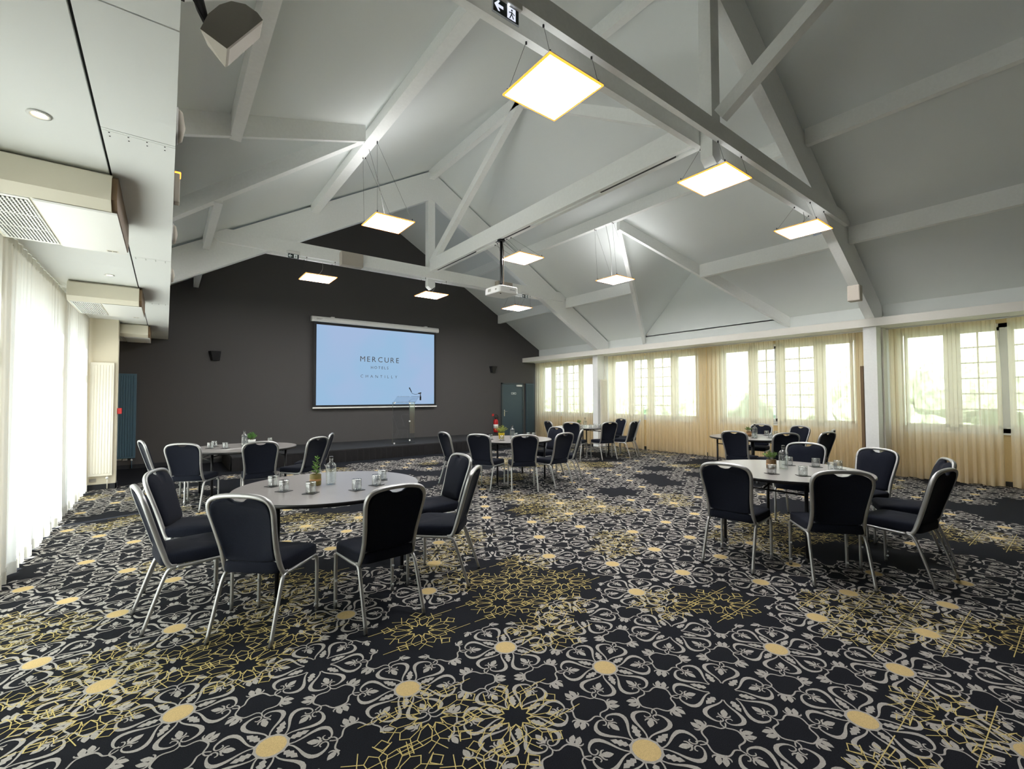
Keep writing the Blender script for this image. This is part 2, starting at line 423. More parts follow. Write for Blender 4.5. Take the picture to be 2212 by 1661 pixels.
# soffit on the left: panels with dark joints, backing box, vertical side up to the roof
def soffit():
    b = MB(); x0, x1, z = XL, 0.02, 2.86
    ys = [YB, -0.98, 0.53, 2.04, 3.00, 5.55, 8.10, 10.6, YW]
    for i in range(len(ys)-1):
        g = 0.004 if i in (2, 3) else 0.0015
        b.box((-0.279, ys[i]+g, z), (x1, ys[i+1]-g, z+0.018))
    ys2 = [YB, 1.0, 6.1, YW]
    for i in range(3): b.box((x0, ys2[i], z), (-0.291, ys2[i+1]-0.001, z+0.018))
    b.box((x0, YB, z+0.02), (x1-0.001, YW, z+0.06), 1)
    for yy in (3.02, 5.57, 8.12):          # butt plates with screws
        b.box((-0.275, yy, z-0.0015), (x1, yy+0.07, z))
        for q in range(4):
            for r_ in (0.012, 0.055):
                b.lathe([(0.0035, 0), (0.0035, -0.002), (0, -0.002)], 6, 1, c=(-0.25+q*0.075, yy+r_, z-0.0015))
    b.build('ceiling_soffit', ['soffit_paint', 'black'], kind='structure')
    one('box', (x1-0.03, YB, z+0.061), (x1, YW, zroof(x1)+0.02)).build('ceiling_soffit_side', 'beam_paint', kind='structure')
soffit()

# pelmet shelf along the right wall
b = MB(); b.box((10.33, YB, 2.80), (XR-0.014, YW-0.002, 2.95)); b.build('trim_%d' % trim_n, 'white_paint', kind='structure'); trim_n += 1
# columns under the trusses and pier on the left
for (x0, x1, y0, y1) in ((10.40, 10.72, 2.50, 2.70), (10.52, 10.84, 9.40, 9.60)):
    b = MB(); b.box((x0, y0, 0), (x1, y1, 2.80)); b.box((x1-0.02, y0-0.03, 0), (XR-0.001, y1-0.04, 2.80), 1)
    b.build('trim_%d' % trim_n, ['beam_paint', 'white_paint'], kind='structure'); trim_n += 1
b = MB(); b.box((XL, 10.2, 0), (-0.66, 10.42, 2.86)); b.build('trim_%d' % trim_n, 'pier_cream', kind='structure'); trim_n += 1
b = MB(); b.box((XL+0.002, 10.185, 0), (-0.645, 10.2, 0.09)); b.box((-0.66, 10.185, 0), (-0.645, 10.43, 0.09)); b.build('baseboard_left', 'baseboard_black', kind='structure')
one('box', (XL, YW-0.015, 0), (9.33, YW-0.001, 0.09)).build('baseboard_front', 'baseboard_black', kind='structure')
one('box', (XR-0.03, YB, 0), (XR-0.015, YW, 0.08)).build('baseboard_right', 'baseboard_black', kind='structure')

# ------------------------------------------------------------------ windows
WN = 1
def window_right(y0, y1, bars):
    """four tall casements: two plain outside, two with glazing bars in the middle"""
    global WN
    root = bpy.data.objects.new('window_%d' % WN, None); COL.objects.link(root); root['kind'] = 'structure'; WN += 1
    z0, z1 = 0.88, 2.74; x = XR+0.10; f = MB()
    f.box((x, y0, z0), (x+0.07, y1, z0+0.07)); f.box((x, y0, z1-0.07), (x+0.07, y1, z1))
    f.box((x, y0, z0), (x+0.07, y0+0.06, z1)); f.box((x, y1-0.06, z0), (x+0.07, y1, z1))
    n_ = len(bars)
    for q in bars[1:-1]: f.box((x, q-0.07, z0), (x+0.07, q+0.07, z1))
    f.build('window_frame', 'pvc', root)
    s = MB(); s.box((XR-0.03, y0-0.02, z0-0.03), (XR+0.10, y1+0.02, z0)); s.build('window_sill', 'pvc', root)
    for i in range(n_-1):
        a, c = bars[i]+0.06, bars[i+1]-0.06; g = MB()
        g.box((x-0.01, a, z0+0.06), (x+0.05, a+0.05, z1-0.06)); g.box((x-0.01, c-0.05, z0+0.06), (x+0.05, c, z1-0.06))
        g.box((x-0.01, a, z0+0.06), (x+0.05, c, z0+0.12)); g.box((x-0.01, a, z1-0.12), (x+0.05, c, z1-0.06))
        if i in (1, 2):
            for k in range(1, 6): g.box((x+0.01, a, z0+0.12+k*0.272-0.012), (x+0.04, c, z0+0.12+k*0.272+0.012))
            g.box((x+0.01, (a+c)/2-0.012, z0+0.12), (x+0.04, (a+c)/2+0.012, z1-0.12))
        g.build('casement', 'pvc', root)
        one('box', (x+0.02, a+0.05, z0+0.12), (x+0.028, c-0.05, z1-0.12)).build('pane', 'pane_glass', root)
window_right(10.12, 12.80, [10.14, 10.80, 11.55, 12.18, 12.78])
window_right(6.46, 9.45, [6.48, 7.23, 8.00, 8.70, 9.43])
window_right(3.02, 5.90, [3.04, 3.70, 4.50, 5.10, 5.88])
window_right(-0.45, 2.36, [-0.43, 0.25, 0.97, 1.62, 2.34])
def window_left(y0, y1):
    global WN
    root = bpy.data.objects.new('window_%d' % WN, None); COL.objects.link(root); root['kind'] = 'structure'; WN += 1
    z0, z1 = 0.12, 2.66; x = XL-0.17; f = MB()
    f.box((x, y0, z0), (x+0.07, y1, z0+0.10)); f.box((x, y0, z1-0.08), (x+0.07, y1, z1)); f.box((x, y0, 2.05), (x+0.07, y1, 2.13))
    N = max(2, round((y1-y0)/0.9))
    for i in range(N+1):
        q = y0+(y1-y0)*i/N; f.box((x, max(y0, q-0.06), z0), (x+0.07, min(y1, q+0.06), z1))
    f.build('window_frame', 'pvc', root)
    one('box', (x+0.03, y0+0.02, z0+0.02), (x+0.038, y1-0.02, z1-0.02)).build('pane', 'pane_glass', root)
for a, c in WIN_L: window_left(a, c)

# outside: pale paving and hedges seen through the sheers
def outside():
    b = MB(); b.add([(-40, -40, -0.35), (50, -40, -0.35), (50, 50, -0.35), (-40, 50, -0.35)], [(0, 1, 2, 3)])
    b.build('ground', 'pale_paving', kind='structure')
    rnd = random.Random(5)
    for i, (x, y0, y1, h, lb) in enumerate(((16.5, -8, 5.3, 2.5, 'green leafy hedge outside the two near right hand windows'), (17.2, 5.6, 20, 2.1, 'green leafy hedge outside the two far right hand windows'))):
        b = MB()
        for k in range(60):
            y = rnd.uniform(y0+0.8, y1-0.8); z = rnd.uniform(0.2, h-0.6); xx = x+rnd.uniform(-0.5, 0.5); r_ = rnd.uniform(0.6, 1.0)
            bm = bmesh.new(); bmesh.ops.create_icosphere(bm, subdivisions=2, radius=r_)
            for v in bm.verts: v.co *= 1+0.25*noise.noise(v.co*3+Vector((k, 0, 0))); v.co += Vector((xx, y, z))
            b.frombm(bm, 0)
        o = b.build('hedge', 'hedge'); tag(o, lb, 'hedge')
outside()

# ------------------------------------------------------------------ floor with the woven carpet pattern
def carpet():
    vs = []; fs = []; ms = []
    def emit(poly, z, mi):
        z += (len(fs)*37 % 23)*0.00001 if mi else 0
        b0 = len(vs); vs.extend((x, y, z) for x, y in poly); fs.append(tuple(range(b0, b0+len(poly)))); ms.append(mi)
    emit([(XL, YB), (XR, YB), (XR, YW), (XL, YW)], 0.0, 0)
    def cr(pts, k=2):
        o = []; n_ = len(pts)
        for i in range(n_-1):
            a, b, c, d = pts[max(i-1, 0)], pts[i], pts[i+1], pts[min(i+2, n_-1)]
            for j in range(k):
                t = j/k; o.append(tuple(0.5*((2*b[q])+(c[q]-a[q])*t+(2*a[q]-5*b[q]+4*c[q]-d[q])*t*t+(3*b[q]-a[q]-3*c[q]+d[q])*t**3) for q in range(len(b))))
        o.append(pts[-1]); return o
    def stroke(pts, k=2):     # pts (x, y, width)
        p = cr(pts, k); L = []; Rr = []
        for i in range(len(p)):
            a = p[max(i-1, 0)]; c = p[min(i+1, len(p)-1)]; dx, dy = c[0]-a[0], c[1]-a[1]; l = math.hypot(dx, dy) or 1
            nx, ny = -dy/l, dx/l; h = p[i][2]*0.41
            L.append((p[i][0]+nx*h, p[i][1]+ny*h)); Rr.append((p[i][0]-nx*h, p[i][1]-ny*h))
        return [[L[i], Rr[i], Rr[i+1], L[i+1]] for i in range(len(p)-1)]
    flip = lambda polys: [[(x, -y) for x, y in q] for q in polys]
    def fleur(cx, cy, ang, s=1.0):
        q = [[(-0.002, 0.005), (0.010, 0.013), (0.026, 0.016), (0.040, 0.010), (0.052, 0), (0.040, -0.010), (0.026, -0.016), (0.010, -0.013), (-0.002, -0.005)]]
        hook = stroke([(-0.004, 0.0, 0.012), (-0.002, 0.014, 0.011), (0.006, 0.024, 0.009), (0.016, 0.026, 0.005)])
        q += hook+flip(hook)+[[(-0.016, 0.0), (-0.009, 0.007), (0, 0), (-0.009, -0.007)]]
        c, s_ = math.cos(ang), math.sin(ang)
        return [[(cx+s*(c*x-s_*y), cy+s*(s_*x+c*y)) for x, y in p] for p in q]
    heart = stroke([(0.070, 0.003, 0.008), (0.094, 0.012, 0.009), (0.122, 0.034, 0.012), (0.150, 0.062, 0.018), (0.182, 0.082, 0.025), (0.212, 0.080, 0.024), (0.233, 0.058, 0.015), (0.242, 0.032, 0.010), (0.237, 0.012, 0.008), (0.224, 0.005, 0.008), (0.211, 0.012, 0.008), (0.206, 0.026, 0.008), (0.214, 0.034, 0.006)])
    heart = heart+flip(heart)+fleur(0.196, 0, PI, 1.0)
    lf = [(0.076, 0.003), (0.088, 0.015), (0.098, 0.011), (0.110, 0.020), (0.122, 0.010), (0.132, 0.014), (0.154, 0)]
    leafp = [lf+[(x, -y) for x, y in lf[-2::-1]]]
    def rot(polys, a, sx=1.0):
        c, s_ = math.cos(a), math.sin(a)
        return [[(c*x*sx-s_*y, s_*x*sx+c*y) for x, y in p] for p in polys]
    A_, Bv = 0.630, (0.315, 0.5025)
    L60 = math.hypot(*Bv); a60 = math.atan2(Bv[1], Bv[0])
    tend = stroke([(0.208, 0.122, 0.008), (0.232, 0.136, 0.008), (0.258, 0.128, 0.009), (0.270, 0.104, 0.010), (0.286, 0.084, 0.010), (0.315, 0.080, 0.010)])
    tend = tend+fleur(0.300, 0.070, -PI/2, 0.95)
    rose = []
    for k in range(6): rose += rot(heart, PI/6+k*PI/3)+rot(leafp, k*PI/3)
    for ang, L in ((0, A_), (a60, L60), (PI-a60, L60), (PI, A_), (PI+a60, L60), (-a60, L60)):
        rose += rot(tend+flip(tend), ang, L/A_)
    ring = [(0.072*math.cos(t)*(1+0.05*math.cos(12*t)), 0.072*math.sin(t)*(1+0.05*math.cos(12*t))) for t in [2*PI*i/36 for i in range(36)]]
    disc = [(0.060*math.cos(t), 0.060*math.sin(t)) for t in [2*PI*i/20 for i in range(20)]]
    known = {}
    for j, row in {1: {2: 'Y', 3: 'B', 4: 'Y', 5: 'Y'}, 2: {1: 'B', 2: 'Y', 3: 'B', 4: 'N', 5: 'Y', 0: 'N'}, 3: {0: 'Y', 1: 'Y', 2: 'Y', 3: 'B', 4: 'Y', 5: 'Y', 6: 'Y', -1: 'Y'},
                   4: {-1: 'Y', 0: 'B', 1: 'N', 2: 'N', 3: 'N', 4: 'Y', 5: 'Y', 6: 'Y', -2: 'Y'}, 5: {-1: 'Y', 0: 'N', 1: 'Y', 2: 'Y', 3: 'N', 4: 'Y', 5: 'B', 6: 'Y', 7: 'Y', -2: 'Y'},
                   6: {-1: 'Y', 2: 'Y', 3: 'B', 0: 'B', 1: 'B'}, 7: {-1: 'Y', -2: 'Y'}, 8: {-2: 'Y'}, 0: {3: 'Y', 4: 'Y', 5: 'Y', 6: 'Y', 2: 'B'}, -1: {4: 'Y'}}.items():
        for i, t in row.items(): known[(j, i)] = t
    rnd = random.Random(11)
    for j in range(-9, 25):
        for i in range(-8, 22):
            x = 0.385+0.63*i+(0.315 if j % 2 == 0 else 0); y = 0.7125+0.5025*j
            r_ = rnd.random(); t = known.get((j, i)) or ('Y' if r_ < 0.62 else 'B' if r_ < 0.76 else 'N')
            if t == 'N' or not (XL-0.1 < x < XR+0.1 and YB < y < 10.6): continue
            for p in rose:
                q = [(a+x, c+y) for a, c in p]
                if all(XL < a < XR-0.02 for a, c in q): emit(q, 0.0012, 1)
            if t == 'Y' and XL+0.08 < x < XR-0.1:
                emit([(a+x, c+y) for a, c in ring], 0.0015, 1); emit([(a+x, c+y) for a, c in disc], 0.0019, 2)
    # interlaced ten-pointed stars drawn in thin gold lines
    ap = 0.202; M = [(ap*math.cos(k*PI/5), ap*math.sin(k*PI/5)) for k in range(10)]
    star = []
    def seg(a, c, w_=0.0043, e0=0.0, e1=0.0):
        dx, dy = c[0]-a[0], c[1]-a[1]; l = math.hypot(dx, dy); dx /= l; dy /= l
        a = (a[0]-dx*e0, a[1]-dy*e0); c = (c[0]+dx*e1, c[1]+dy*e1); nx, ny = -dy*w_/2, dx*w_/2
        return [(a[0]+nx, a[1]+ny), (a[0]-nx, a[1]-ny), (c[0]-nx, c[1]-ny), (c[0]+nx, c[1]+ny)]
    pol = lambda r_, d: (r_*math.cos(R(d)), r_*math.sin(R(d)))
    def loop(pts, closed=True):
        for q in range(len(pts) if closed else len(pts)-1): star.append(seg(pts[q], pts[(q+1) % len(pts)], e0=0.002, e1=0.002))
    loop([pol(0.084 if q % 2 == 0 else 0.055, q*18) for q in range(20)])
    for k in range(10):
        d = 18+36*k
        loop([pol(0.055, d), pol(0.100, d-15), pol(0.158, d-11.5), pol(0.186, d), pol(0.158, d+11.5), pol(0.100, d+15)])
        star.append(seg(pol(0.158, d+11.5), pol(0.222, d+27), e1=0.01)); star.append(seg(pol(0.158, d+24.5), pol(0.222, d+9), e1=0.01))
        if k % 2: loop([pol(0.222, d+9), pol(0.252, d+18), pol(0.222, d+27), pol(0.190, d+18)])
    for yy in (-0.125, 0.125): star.append(seg((-0.30, yy), (0.30, yy)))
    patches = [(1.17, 1.70, 0.48), (1.33, 2.66, 0.24), (1.97, 2.35, 0.33), (2.25, 2.90, 0.48), (2.75, 2.70, 0.2), (3.05, 1.90, 0.33), (0.45, 3.25, 0.42), (-0.25, 3.2, 0.45),
               (3.85, 1.0, 0.42), (3.05, 0.55, 0.25), (2.25, 0.55, 0.2), (0.1, 1.75, 0.3), (4.35, 0.35, 0.4), (0.8, 4.0, 0.3), (-0.9, 4.3, 0.45), (3.6, 3.1, 0.3), (2.2, 3.75, 0.25)]
    for k in range(-9, 34):
        for m_ in range(-30, 40):
            x = 1.014+0.3175*k; y = 1.97-0.25*k+0.5*m_
            if not (XL+0.3 < x < XR-0.3 and YB+0.3 < y < 10.0): continue
            inside = any(math.hypot(x-a, y-c) < r_ for a, c, r_ in patches)
            if not inside and (y > 4.2 or x > 4.6 or y < 0.2): inside = noise.noise(Vector((x*0.85+3.1, y*0.85, 0.7))) > 0.27
            if inside:
                for p in star: emit([(a+x, c+y) for a, c in p], 0.0016, 3)
    me = bpy.data.meshes.new('floor'); me.from_pydata(vs, [], fs)
    for n_ in ('carpet_black', 'carpet_grey', 'carpet_yellow', 'carpet_gold'): me.materials.append(MATS[n_])
    me.polygons.foreach_set('material_index', ms); me.update()
    # every face looks up
    bm = bmesh.new(); bm.from_mesh(me)
    for f in bm.faces:
        if f.normal.z < 0: f.normal_flip()
    bm.to_mesh(me); bm.free()
    o = bpy.data.objects.new('floor', me); COL.objects.link(o); o['kind'] = 'structure'
carpet()

# ------------------------------------------------------------------ banquet chair
def back_y(z): return -0.165-(z-0.42)*0.302
def make_chair(label, loc, rz, group):
    t = thing('banquet_chair', label, 'chair', loc, rz, group)
    # seat cushion: rounded trapezoid, domed
    N = 40; ol = []
    for k in range(N):
        a = 2*PI*k/N; ca, sa = math.cos(a), math.sin(a); e = 0.25
        x = math.copysign(abs(ca)**e, ca); y = math.copysign(abs(sa)**e, sa)
        yy = 0.015+y*0.215; wx = 0.212+0.014*(yy/0.2); ol.append((x*wx, yy))
    prof = [(0.90, 0.402), (0.985, 0.404), (1.0, 0.411), (1.004, 0.44), (1.0, 0.460), (0.988, 0.470), (0.955, 0.477), (0.80, 0.484), (0.5, 0.489), (0.2, 0.490)]
    vs = []; fs = []
    for s_, z in prof:
        for x, y in ol: vs.append((x*s_, 0.015+(y-0.015)*s_, z-0.006*max(0, y-0.1)/0.1))
    for i in range(len(prof)-1):
        for k in range(N): fs.append((i*N+k, i*N+(k+1) % N, (i+1)*N+(k+1) % N, (i+1)*N+k))
    fs.append(tuple(range(N))[::-1]); fs.append(tuple((len(prof)-1)*N+k for k in range(N)))
    b = MB(); b.add(vs, fs, 0, True); b.build('seat', 'fabric', t)
    # backrest pad in the plane of the tilted back, dipping at the hand hole
    half = [(0.0, 0.476), (0.09, 0.477), (0.150, 0.484), (0.168, 0.50), (0.170, 0.56), (0.180, 0.64), (0.192, 0.72), (0.198, 0.79), (0.192, 0.836), (0.172, 0.868), (0.14, 0.884), (0.10, 0.893), (0.072, 0.896), (0.056, 0.890), (0.036, 0.876), (0.0, 0.870)]
    half = [(p.x, p.y) for p in bez([(x, z, 0) for x, z in half], 2)]
    outl = half+[(-x, z) for x, z in half[-2:0:-1]]; n_ = len(outl); cx, cz = 0, 0.68
    vs = []; fs = []; lay = [(-0.006, 0.90), (-0.016, 0.96), (-0.012, 1.0), (0.012, 1.0), (0.022, 0.96), (0.034, 0.86), (0.038, 0.6)]
    for d, s_ in lay:
        for x, z in outl:
            zz = cz+(z-cz)*s_; vs.append((x*s_, back_y(zz)+d, zz))
    for i in range(len(lay)-1):
        for k in range(n_): fs.append((i*n_+k, i*n_+(k+1) % n_, (i+1)*n_+(k+1) % n_, (i+1)*n_+k))
    fs.append(tuple(range(n_))[::-1]); fs.append(tuple((len(lay)-1)*n_+k for k in range(n_)))
    b = MB(); b.add(vs, fs, 0, True); b.build('backrest', 'fabric', t)
    # back frame: arched flat tube
    h = [(0.194, -0.115, 0.394), (0.193, -0.145, 0.398), (0.191, -0.162, 0.420), (0.187, None, 0.47), (0.185, None, 0.55), (0.193, None, 0.65), (0.203, None, 0.74), (0.210, None, 0.80), (0.206, None, 0.846), (0.186, None, 0.880), (0.150, None, 0.898), (0.10, None, 0.908), (0.05, None, 0.912)]
    hp = [Vector((x, back_y(z) if y is None else y, z)) for x, y, z in h]
    path = bez(hp+[Vector((0, back_y(0.913), 0.913))]+[Vector((-p.x, p.y, p.z)) for p in hp[::-1]], 4)
    vs = []; fs = []; m_ = 10
    for i, p in enumerate(path):
        d = (path[min(i+1, len(path)-1)]-path[max(i-1, 0)]).normalized()
        nrm = Vector((0, 0.957, 0.289)) if p.z > 0.43 else (Vector((0, 1, 1)).normalized() if p.z > 0.405 else Vector((0, 0, 1)))
        a = d.cross(nrm).normalized(); c = a.cross(d).normalized()
        for k in range(m_):
            th = 2*PI*k/m_; e = 0.7; u = math.copysign(abs(math.cos(th))**e, math.cos(th)); v = math.copysign(abs(math.sin(th))**e, math.sin(th))
            vs.append(p+a*(0.0138*u)+c*(0.016*v))
    for i in range(len(path)-1):
        for k in range(m_): fs.append((i*m_+k, i*m_+(k+1) % m_, (i+1)*m_+(k+1) % m_, (i+1)*m_+k))
    fs.append(tuple(range(m_))[::-1]); fs.append(tuple((len(path)-1)*m_+k for k in range(m_)))
    b = MB(); b.add(vs, fs, 0, True); b.build('back_frame', 'aluminium', t)
    b = MB(); pts = bez([(-0.186, back_y(0.462)-0.002, 0.470), (-0.10, back_y(0.455)-0.010, 0.462), (0, back_y(0.455)-0.014, 0.458), (0.10, back_y(0.455)-0.010, 0.462), (0.186, back_y(0.462)-0.002, 0.470)], 4)
    b.tube(pts, 0.004, 0.012, n=8, up=(0, 0, 1)); b.build('lower_back_rail', 'aluminium', t)
    # seat frame: side rails and cross bars
    b = MB()
    for s_ in (-1, 1):
        b.tube(bez([(s_*0.197, -0.118, 0.388), (s_*0.203, -0.04, 0.389), (s_*0.210, 0.08, 0.394), (s_*0.214, 0.168, 0.398)], 3), 0.0125, 0.012, n=10, up=(0, 0, 1))
    b.box((-0.20, 0.10, 0.388), (0.20, 0.125, 0.405)); b.box((-0.195, -0.10, 0.385), (0.195, -0.075, 0.403))
    b.build('seat_frame', 'aluminium', t)
    for s_ in (-1, 1):
        p = bez([(s_*0.197, -0.119, 0.388), (s_*0.199, -0.145, 0.384), (s_*0.2005, -0.166, 0.364), (s_*0.203, -0.190, 0.31), (s_*0.206, -0.24, 0.165), (s_*0.209, -0.292, 0.012)], 3)
        l = one('tube', p, 0.0115, 0.0125, n=10, up=(s_, 0.05, 0)).build('leg', 'aluminium', t)
        one('lathe', [(0.010, 0.0), (0.013, 0.003), (0.013, 0.016)], 12, 0, None, (s_*0.209, -0.291, 0)).build('glide', 'rubber', l)
        p = bez([(s_*0.214, 0.169, 0.398), (s_*0.216, 0.190, 0.391), (s_*0.217, 0.203, 0.370), (s_*0.218, 0.206, 0.32), (s_*0.219, 0.205, 0.16), (s_*0.220, 0.203, 0.012)], 3)
        l = one('tube', p, 0.0115, 0.0125, n=10, up=(s_, 0.05, 0)).build('leg', 'aluminium', t)
        g = MB(); g.lathe([(0.010, 0.0), (0.013, 0.003), (0.013, 0.016)], 12, 0, None, (s_*0.220, 0.203, 0)); g.build('glide', 'rubber', l)
        for zz in (0.055, 0.20):
            g = MB(); g.lathe([(0.001, -0.010), (0.008, -0.006), (0.010, 0), (0.008, 0.006), (0.001, 0.010)], 10, 0, None, (s_*0.219, 0.188, zz))
            g.build('stacking_bumper', 'glide', l)
    return t
G1 = 'banquet chairs round the front left table'; G2 = 'banquet chairs round the back left table'; G3 = 'banquet chairs round the yellow pot table'
G4 = 'banquet chairs round the farthest right table'; G5 = 'banquet chairs round the middle right table'; G6 = 'banquet chairs round the front right table'
CH = [
 (0.230, 4.641, 249.6, G1, 'black banquet chair second from left at front left table, its padded front facing right'),
 (0.157, 3.974, 278.6, G1, 'leftmost black banquet chair at front left table, seen edge on in front of its neighbour'),
 (0.570, 3.425, 316.3, G1, 'large banquet chair with its navy back to us, left of centre at front left table'),
 (1.217, 3.181, 4.0, G1, 'black banquet chair with its back to us, nearest right at front left table'),
 (1.859, 3.433, 45.8, G1, 'banquet chair seen from the side at front left table, rear legs nearest the open carpet'),
 (2.140, 4.070, 89.1, G1, 'banquet chair at the far right of front left table, behind the side-on chair'),
 (0.034, 8.288, 280.7, G2, 'narrow side-on banquet chair at back left table, nearest the blue radiator'),
 (0.325, 7.615, 331.4, G2, 'navy banquet chair with its back to us at the left of back left table'),
 (1.067, 7.271, 354.0, G2, 'black banquet chair centred in front of back left table, hiding the plant pot'),
 (1.666, 7.481, 35.8, G2, 'banquet chair at the right of back left table, seat turned towards the stage end'),
 (1.927, 7.967, 64.5, G2, 'slim edge-on banquet chair at back left table, farthest right, against the stage skirt'),
 (4.085, 6.852, 268.0, G3, 'leftmost banquet chair at the yellow pot table, standing alone before the stage'),
 (4.284, 6.279, 297.4, G3, 'second banquet chair from left at the yellow pot table, back to us'),
 (4.653, 5.792, 328.8, G3, 'banquet chair square to us in front of the yellow pot table, hiding its bottle'),
 (5.240, 5.722, 3.2, G3, 'banquet chair at the right front of yellow pot table, angled legs splayed right'),
 (5.810, 5.991, 37.8, G3, 'slim edge-on banquet chair at the far right of the yellow pot table'),
 (5.869, 6.601, 90.1, G3, 'banquet chair facing us at the yellow pot table, behind the right front chair'),
 (7.95, 8.43, 254.9, G4, 'leftmost small banquet chair at farthest right table, beside the first curtain'),
 (7.93, 7.816, 295.8, G4, 'banquet chair with its back to us left of the farthest right table'),
 (8.506, 7.443, 344.1, G4, 'banquet chair with its back to us before farthest right table, below the white radiator'),
 (9.115, 7.320, 13.1, G4, 'blue-lit banquet chair at the right of farthest right table, nearer of the overlapping pair'),
 (9.63, 7.575, 36.0, G4, 'rightmost banquet chair at farthest right table, mostly behind the blue-lit chair'),
 (9.69, 8.13, 80.4, G4, 'banquet chair facing us at farthest right table, against the second window curtain'),
 (8.03, 3.87, 275.1, G5, 'banquet chair with its back to us at the left of middle right table'),
 (8.13, 3.343, 322.8, G5, 'banquet chair with its back to us at the right front of middle right table'),
 (9.829, 4.413, 96.2, G5, 'banquet chair facing us behind the bottle on the middle right table'),
 (9.79, 3.775, 70.7, G5, 'banquet chair facing us at the right of the middle right table, by the curtain'),
 (8.727, 3.050, 348.0, G5, 'blue-lit narrow banquet chair at the right of middle right table, nearer of two'),
 (9.29, 3.193, 9.9, G5, 'edge-on banquet chair at the right end of middle right table, farther of two'),
 (4.206, 2.071, 277.5, G6, 'banquet chair with its back to us at the left of front right table'),
 (4.435, 1.430, 308.5, G6, 'large banquet chair with its back to us in the middle front of front right table'),
 (4.981, 1.068, 350.9, G6, 'side-on banquet chair at the right of front right table, nearest the right edge'),
 (5.644, 1.167, 23.6, G6, 'banquet chair at front right table mostly hidden behind the side-on chair'),
 (6.055, 1.644, 69.6, G6, 'banquet chair facing us at the back right of front right table, below the column'),
 (6.124, 2.249, 96.9, G6, 'banquet chair facing us behind the tumblers on the front right table'),
]
x, y, a, g, lb = CH[0]
chair0 = make_chair(lb, (x, y, 0.0025), R(a), g)
for x, y, a, g, lb in CH[1:]: dup(chair0, (x, y, 0.0025), R(a), lb, g)

# ------------------------------------------------------------------ round folding tables
def make_table(label, loc, rz):
    t = thing('round_table', label, 'table', loc, rz, 'round banquet tables')
    b = MB(); b.lathe([(0.0, 0.708), (0.742, 0.708), (0.754, 0.711), (0.760, 0.717), (0.760, 0.735), (0.756, 0.740)], 72, 1)
    b.lathe([(0.756, 0.740), (0.0, 0.7405)], 72, 0, smooth=False); b.build('tabletop', ['laminate', 'laminate_edge'], t)
    b = MB()
    for s_ in (-1, 1):
        b.tube([(s_*0.42, -0.5, 0.700), (s_*0.42, 0.5, 0.700)], 0.016, n=8)
        b.tube([(-0.5, s_*0.34, 0.702), (0.5, s_*0.34, 0.702)], 0.014, n=8)
    b.build('underframe', 'black_steel', t)
    for sx in (-1, 1):
        for sy in (-1, 1):
            l = one('tube', [(sx*0.50, sy*0.38, 0.71), (sx*0.50, sy*0.38, 0.015)], 0.0165, n=12).build('leg', 'black_steel', t)
            one('lathe', [(0.016, 0), (0.021, 0.004), (0.021, 0.03), (0.017, 0.034)], 12, 0, None, (sx*0.50, sy*0.38, 0)).build('foot_cap', 'rubber', l)
        one('tube', [(sx*0.50, -0.37, 0.60), (sx*0.50, 0.37, 0.60)], 0.009, n=8).build('stretcher', 'black_steel', t)
        b = MB(); b.tube([(sx*0.49, 0.0, 0.60), (sx*0.10, 0.0, 0.700)], 0.008, n=8); b.tube([(sx*0.49, 0.2, 0.61), (sx*0.22, 0.2, 0.706)], 0.006, n=8)
        b.build('brace', 'black_steel', t)
    return t
TB = {1: (1.16, 4.15, 'front left round table with grey brown top, set with tumblers and a bottle'),
      2: (0.985, 8.27, 'back left round table standing between the blue radiator and the stage'),
      3: (5.10, 6.70, 'round table before the stage carrying the yellow plant pot'),
      4: (8.75, 8.28, 'farthest round table, by the first column and curtains near the door'),
      5: (8.93, 4.08, 'middle right round table in front of the third window curtains'),
      6: (5.15, 2.04, 'front right round table with reflective top, nearest the right foreground')}
t0 = make_table(TB[1][2], (TB[1][0], TB[1][1], 0.0022), R(2))
for k in (2, 3, 4, 5, 6): dup(t0, (TB[k][0], TB[k][1], 0.0022), R({2: 8, 3: -6, 4: 2, 5: -14, 6: 0}[k]), TB[k][2])
TZ = 0.7429

# ------------------------------------------------------------------ table settings
def make_tumbler(label, loc, group):
    t = thing('tumbler', label, 'glass', loc, 0, group)
    b = MB(); b.lathe([(0.037, 0.0), (0.0385, 0.004), (0.0385, 0.086), (0.0375, 0.088), (0.0, 0.088)], 24)
    b.lathe([(0.0345, 0.001), (0.0345, 0.064), (0.030, 0.070), (0.0, 0.071)], 24); b.build('bowl', 'tumbler_glass', t)
    b = MB()
    for k in range(8):
        a = k*PI/4; b.box((-0.003, 0.0375, 0.010), (0.003, 0.0395, 0.060), M=Matrix.Rotation(a, 4, 'Z'))
    b.lathe([(0.0345, 0.071), (0.0345, 0.0865)], 24); b.build('thick_base', 'tumbler_glass', t)
    return t
def make_coaster(label, loc, rz, group):
    o = one('rbox', (-0.049, -0.049, 0), (0.049, 0.049, 0.004), 0.001).build('coaster', 'coaster')
    o.location = loc; o.rotation_euler = (0, 0, rz); return tag(o, label, 'coaster', group)
GT = {1: 'front left table', 2: 'back left table', 3: 'yellow pot table', 4: 'farthest right table', 5: 'middle right table', 6: 'front right table'}
